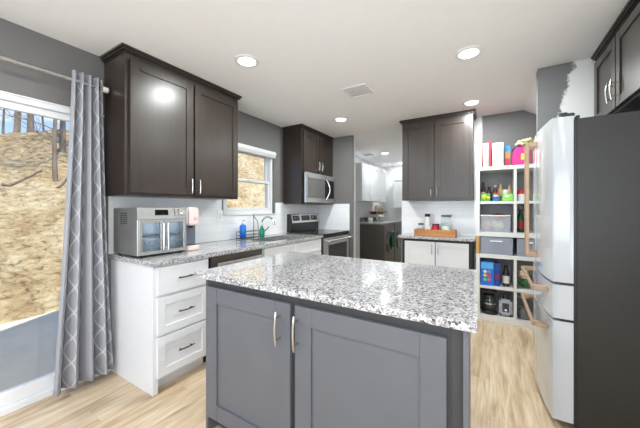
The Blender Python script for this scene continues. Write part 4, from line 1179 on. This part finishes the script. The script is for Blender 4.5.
# ================================================================== FRIDGE
FY0, FY1 = 2.092, 2.925
t = thing('refrigerator', (0.7, 2.5, 0), 'white french-door refrigerator with bronze handles and charcoal sides', 'refrigerator')
MB().box(0.412, 1.16, FY0, FY1, 0.03, 1.775, 0.006).build('body', M['fridge_side'], t)
def curved_door(y0, y1, z0, z1, name, mat):
    n = 14; pts = []
    yc, hw = (FY0 + FY1) / 2, (FY1 - FY0) / 2
    fx = lambda y: 0.309 - 0.030 * (1 - ((y - yc) / hw) ** 2)
    pts.append((0.402, y0)); 
    pts.append((fx(y0) + 0.006, y0)); pts.append((fx(y0) + 0.0015, y0 + 0.003))
    for k in range(1, n):
        y = y0 + (y1 - y0) * k / n; pts.append((fx(y), y))
    pts.append((fx(y1) + 0.0015, y1 - 0.003)); pts.append((fx(y1) + 0.006, y1)); pts.append((0.402, y1))
    return MB().prism(pts, 2, z0, z1).build(name, mat, t)
MB().box(0.4025, 0.4118, FY0 + 0.006, FY1 - 0.006, 0.06, 1.77).build('door_gasket', M['black'], t)
dn = curved_door(FY0, 2.504, 0.848, 1.792, 'door', M['fridge_white'])
df = curved_door(2.512, FY1, 0.848, 1.792, 'door', M['fridge_white'])
u1_ = curved_door(FY0, FY1, 0.640, 0.832, 'drawer', M['fridge_white'])
u2_ = curved_door(FY0, FY1, 0.058, 0.624, 'drawer', M['fridge_white'])
MB().box(0.345, 0.402, FY0 + 0.004, FY1 - 0.004, 0.832, 0.848).build('seam_strip', M['black'], t)
MB().box(0.345, 0.402, FY0 + 0.004, FY1 - 0.004, 0.624, 0.640).build('seam_strip', M['black'], t)
def vhandle(y, par):
    h = MB(); h.box(0.218, 0.235, y - 0.011, y + 0.011, 0.935, 1.735, 0.004)
    h.box(0.233, 0.2825, y - 0.010, y + 0.010, 1.70, 1.735, 0.004); h.box(0.233, 0.2825, y - 0.010, y + 0.010, 0.935, 0.972, 0.004)
    h.build('handle', M['copper'], par)
vhandle(2.455, dn); vhandle(2.560, df)
def hhandle(z, par):
    h = MB(); h.box(0.218, 0.236, 2.16, 2.86, z - 0.011, z + 0.011, 0.004)
    h.box(0.224, 0.300, 2.16, 2.205, z - 0.013, z + 0.013, 0.004); h.box(0.224, 0.300, 2.815, 2.86, z - 0.013, z + 0.013, 0.004)
    h.build('handle', M['copper'], par)
hhandle(0.785, u1_); hhandle(0.562, u2_)
for (a, b) in ((FY0 + 0.004, FY0 + 0.05), (FY1 - 0.05, FY1 - 0.004)):
    hg = MB(); hg.box(0.345, 0.41, a, b, 1.7925, 1.812, 0.005); hg.box(0.4125, 0.43, a, b, 1.7755, 1.793, 0.002); hg.lathe([(0.02, 0), (0.02, 0.012)], 0.362, (a + b) / 2, 1.806, 16)
    hg.build('hinge_cover', M['black'], t)
for (x, y) in ((0.45, FY0 + 0.06), (0.45, FY1 - 0.06), (1.10, FY0 + 0.06), (1.10, FY1 - 0.06)):
    MB().lathe([(0.022, 0.001), (0.022, 0.03)], x, y, 0, 14).build('foot', M['black'], t)
MB().box(0.425, 0.44, FY0 + 0.01, FY1 - 0.01, 0.006, 0.0295).build('toe_grille', M['black'], t)

t = thing('fridge_top_cabinet', (0.7, 2.46, 1.9), 'dark two-door cabinet hung above the white refrigerator', 'cabinet')
MB().box(0.690, 1.248, 2.02, 2.905, 1.885, UT, 0.002).build('body', M['espresso'], t)
crown('x', -1, 1.248, 0.690, 2.02, 2.905, UT - 0.002, (1, 0.5)).build('crown_molding', M['espresso'], t)
for (a, b, hy) in ((2.465, 2.875, 2.495), (2.035, 2.452, 2.422)):
    d = shaker(MB(), 'x', -1, 0.690, a, b, 1.90, UT - 0.03, 0.058, 0.02, 0.009).build('door', M['espresso'], t)
    pull('x', -1, 0.670, hy, 2.005, 0.125, True, M['nickel'], d)

# ================================================================== LAUNDRY HALL
def washer(y0, y1, label, name):
    t = thing(name, (-2.1, (y0 + y1) / 2, 0), label, name.replace('_', ' '))
    x0, x1 = -2.535, -1.785
    gm = cm('gunmetal_appliance', 92, 86, 82, 0.32, metal=0.5)
    MB().box(x0, x1, y0, y1, 0.03, 0.95, 0.008).build('body', gm, t)
    MB().box(x0 + 0.12, x1 - 0.01, y0 + 0.02, y1 - 0.02, 0.951, 0.972, 0.006).build('lid', cm('lid_gray', 156, 154, 152, 0.25), t)
    MB().prism([(x0, 0.951), (x0 + 0.115, 0.951), (x0 + 0.06, 1.06), (x0, 1.06)], 1, y0, y1, 0.004).build('control_console', M['black'], t)
    MB().lathe([(0.03, 0.0), (0.028, 0.02)], x0 + 0.085, y0 + 0.2, 1.005, 18, 'x').build('dial', M['chrome'], t)
    d = MB().lathe([(0.20, 0.0), (0.20, 0.018), (0.15, 0.026), (0.14, 0.012)], x1 + 0.0005, (y0 + y1) / 2, 0.56, 32, 'x').build('door', M['steel_dark'], t)
    MB().box(x1 + 0.012, x1 + 0.035, (y0 + y1) / 2 + 0.15, (y0 + y1) / 2 + 0.18, 0.5, 0.62, 0.004).build('latch', M['black'], d)
    for (x, y) in ((x0 + 0.06, y0 + 0.06), (x0 + 0.06, y1 - 0.06), (x1 - 0.06, y0 + 0.06), (x1 - 0.06, y1 - 0.06)): MB().lathe([(0.02, 0.001), (0.02, 0.03)], x, y, 0, 12).build('foot', M['black'], t)
    return t
washer(5.42, 6.10, 'gray washing machine nearest the kitchen in the laundry hall', 'washing_machine')
washer(6.13, 6.81, 'gray dryer at the far side of the washing machine', 'clothes_dryer')
t = thing('green_towel', (-1.75, 5.9, 0.5), 'green hand towel hanging on the front of the washing machine', 'towel')
b = MB()
for k in range(6): b.box(-1.745 + 0.004 * math.sin(k * 1.9), -1.735 + 0.004 * math.sin(k * 1.9), 5.78 + k * 0.03, 5.812 + k * 0.03, 0.46, 0.78, 0.003)
b.build('cloth', cm('emerald_cloth', 22, 104, 62, 0.8), t)
b = MB(); b.tube([(-1.784, 5.77, 0.785), (-1.745, 5.77, 0.785), (-1.745, 5.97, 0.785), (-1.784, 5.97, 0.785)], 0.005, 8); b.build('towel_bar', M['chrome'], t)

t = thing('laundry_wall_cabinet', (-2.4, 6.0, 1.42), 'white wall cabinet above the washer on the hall left wall', 'cabinet')
MB().box(XL + 0.002, -2.225, 5.28, 6.83, 1.425, 2.20, 0.002).build('body', M['white_cab'], t)
for k in range(3):
    a = 5.285 + k * 0.515
    d = shaker(MB(), 'x', 1, -2.225, a, a + 0.508, 1.43, 2.195).build('door', M['white_cab'], t)
    pull('x', 1, -2.205, a + 0.46, 1.52, 0.12, True, M['nickel'], d)
t = thing('hall_end_cabinet', (-2.1, 7.4, 1.4), 'narrow white wall cabinet on the end wall of the laundry hall', 'cabinet')
MB().box(-2.18, -1.86, 7.30, 7.618, 1.27, 2.06, 0.002).build('body', M['white_cab'], t)
d = shaker(MB(), 'y', -1, 7.30, -2.175, -1.865, 1.275, 2.055).build('door', M['white_cab'], t)
pull('y', -1, 7.28, -1.895, 1.37, 0.12, True, M['nickel'], d)
t = thing('wall_shelf', (-2.4, 6.9, 1.2), 'small dark floating shelf in the laundry hall with bottles on it', 'shelf')
MB().box(XL + 0.002, -2.30, 6.55, 7.25, 1.175, 1.20, 0.003).build('board', M['tray'], t)
for y in (6.65, 7.15): MB().box(XL + 0.002, XL + 0.16, y, y + 0.02, 1.13, 1.1745, 0.003).build('bracket', M['black'], t)
for k, (y, h, c, lab) in enumerate(((6.68, 0.16, ('laundry_white', 230, 228, 224), 'white laundry bottle nearest on the hall shelf'), (6.85, 0.12, ('laundry_tan', 190, 160, 128), 'tan bottle in the middle of the hall shelf'), (7.05, 0.14, ('laundry_gray', 170, 176, 180), 'gray bottle farthest on the hall shelf'))):
    bottle('laundry_bottle', -2.40, y, 1.20, 0.045, h, cm(*c), M['plastic'], lab)
for k, (x, y, r, h, c, lab) in enumerate(((-2.15, 5.62, 0.05, 0.10, ('top_white', 220, 220, 222), 'white tub on the lid of the washing machine'), (-2.2, 6.45, 0.07, 0.13, ('top_gray', 150, 150, 156), 'gray tub on the lid of the dryer'))):
    t = thing('laundry_tub', (x, y, 0.972), lab, 'tub')
    MB().lathe([(r * 0.9, 0.001), (r, 0.01), (r, h * 0.8)], x, y, 0.972, 20).build('body', cm(*c), t)
    MB().lathe([(r * 1.04, h * 0.8 + 0.0005), (r * 1.04, h), (r * 0.8, h + 0.004)], x, y, 0.972, 20).build('lid', M['plastic'], t)

# ================================================================== OUTSIDE
from mathutils import noise
PX = -4.86
def hill(x, y):
    tt = PX - x + 0.16 * noise.noise(Vector((0, y * 0.7, 3)))
    if tt < 0: return -0.07
    ridge = 3.1 + 0.33 * max(y - 1.8, -4.0)
    ridge = min(ridge, 8.5)
    s = min(tt / 5.0, 1.0)
    s = s ** 0.92
    z = ridge * s if tt < 5 else ridge + 0.05 * (tt - 5)
    p = Vector((x, y, 0))
    a = min(tt / 0.6, 1)
    z += a * (0.22 * noise.noise(p * 0.55) + 0.12 * noise.noise(p * 1.5) + 0.06 * noise.noise(p * 4.0) + 0.025 * noise.noise(p * 11))
    return z - 0.07
bm = bmesh.new()
xs = [PX + 0.15 - 0.075 * i for i in range(90)] + [PX - 6.7 - 0.5 * i for i in range(18)]
ys = [-4 + 0.09 * j for j in range(165)] + [10.9 + 0.3 * j for j in range(40)]
gr = [[bm.verts.new((x, y, hill(x, y))) for y in ys] for x in xs]
for i in range(len(xs) - 1):
    for j in range(len(ys) - 1): bm.faces.new((gr[i][j], gr[i][j + 1], gr[i + 1][j + 1], gr[i + 1][j])).smooth = True
mb = MB(); mb.bm.free(); mb.bm = bm
hl = mb.build('hill', M['dirt']); hl['kind'] = 'structure'
struct(MB().box(-5.2, XL - 0.145, -4.5, 23, -0.20, -0.06), 'patio', M['concrete'])

def tree(px, d, hgt, r, label, seed, lean=0.0):
    """bare trunk with branches, standing on the hill along a sight line"""
    rr = random.Random(seed)
    s_, c_ = math.sin(YAW), math.cos(YAW); k = (px - 320) / F_PX
    x, y = d * (-s_ + c_ * k), d * (c_ + s_ * k)
    z = hill(x, y)
    t = thing('bare_tree', (x, y, z), label, 'tree')
    tk = MB(); path = []; rad = []
    n = 10
    for i in range(n + 1):
        f = i / n
        path.append((x + 0.03 * math.sin(5 * f + seed) , y + lean * f * hgt + 0.04 * math.sin(4 * f + 2 * seed), z - 0.15 + f * hgt)); rad.append(r * (1.15 - 0.75 * f))
    tk.tube(path, rad, 9); tk.build('trunk', M['bark'], t)
    br_ = MB()
    def branch(p, dv, L, rad_, lvl):
        pts = [Vector(p)]; v = Vector(dv).normalized()
        for i in range(5):
            v = (v + Vector((rr.uniform(-.25, .25), rr.uniform(-.25, .25), rr.uniform(-.1, .22)))).normalized()
            pts.append(pts[-1] + v * L / 5)
        br_.tube(pts, [rad_ * (1 - 0.16 * i) for i in range(6)], 5)
        if lvl < 2:
            for q in range(4):
                b0 = pts[rr.randint(2, 5)]
                branch(b0, v + Vector((rr.uniform(-1, 1), rr.uniform(-1, 1), rr.uniform(-.3, .6))), L * 0.55, rad_ * 0.5, lvl + 1)
    for q in range(18):
        i = rr.randint(3, n)
        a = rr.uniform(0, 2 * math.pi)
        branch(path[i], (math.cos(a), math.sin(a), rr.uniform(0.0, 0.7)), hgt * rr.uniform(0.22, 0.42), rad[i] * 0.42, 0)
    br_.build('branches', M['bark'], t)
tree(17, 7.1, 3.4, 0.062, 'bare tree with the thick trunk farthest from the curtain, seen through the patio door', 3)
tree(33, 7.6, 3.4, 0.062, 'bare tree with the second thick trunk from the frame edge, seen through the patio door', 5)
tree(56, 5.9, 2.9, 0.04, 'bare thin tree lower on the bank, next to a leaning one near the curtain', 8, 0.02)
tree(65, 6.6, 3.1, 0.055, 'bare tree leaning toward the house wall, nearest the curtain', 12, -0.05)
tree(5, 8.2, 2.6, 0.03, 'slender bare sapling on the ridge at the frame edge', 21)
tree(27, 8.6, 2.6, 0.03, 'slender bare sapling on the ridge between the two thick trunks', 22)
tree(43, 8.4, 2.2, 0.025, 'slender bare sapling on the ridge right of the thick trunks', 23)
def fallen(px0, d0, px1, d1, r, label, seed):
    s_, c_ = math.sin(YAW), math.cos(YAW); pts = []
    for i in range(8):
        f = i / 7; d = d0 + (d1 - d0) * f; k = (px0 + (px1 - px0) * f - 320) / F_PX
        x, y = d * (-s_ + c_ * k), d * (c_ + s_ * k); pts.append((x, y, hill(x, y) + r * 0.8))
    tag(MB().tube(pts, [r * (1.1 - 0.09 * i) for i in range(8)], 7).build('fallen_branch', M['bark']), label, 'branch')
fallen(2, 5.3, 42, 5.9, 0.03, 'long fallen branch lying across the dirt bank outside', 1)
fallen(58, 5.7, 72, 6.1, 0.025, 'short fallen branch on the dirt bank beside the curtain', 2)
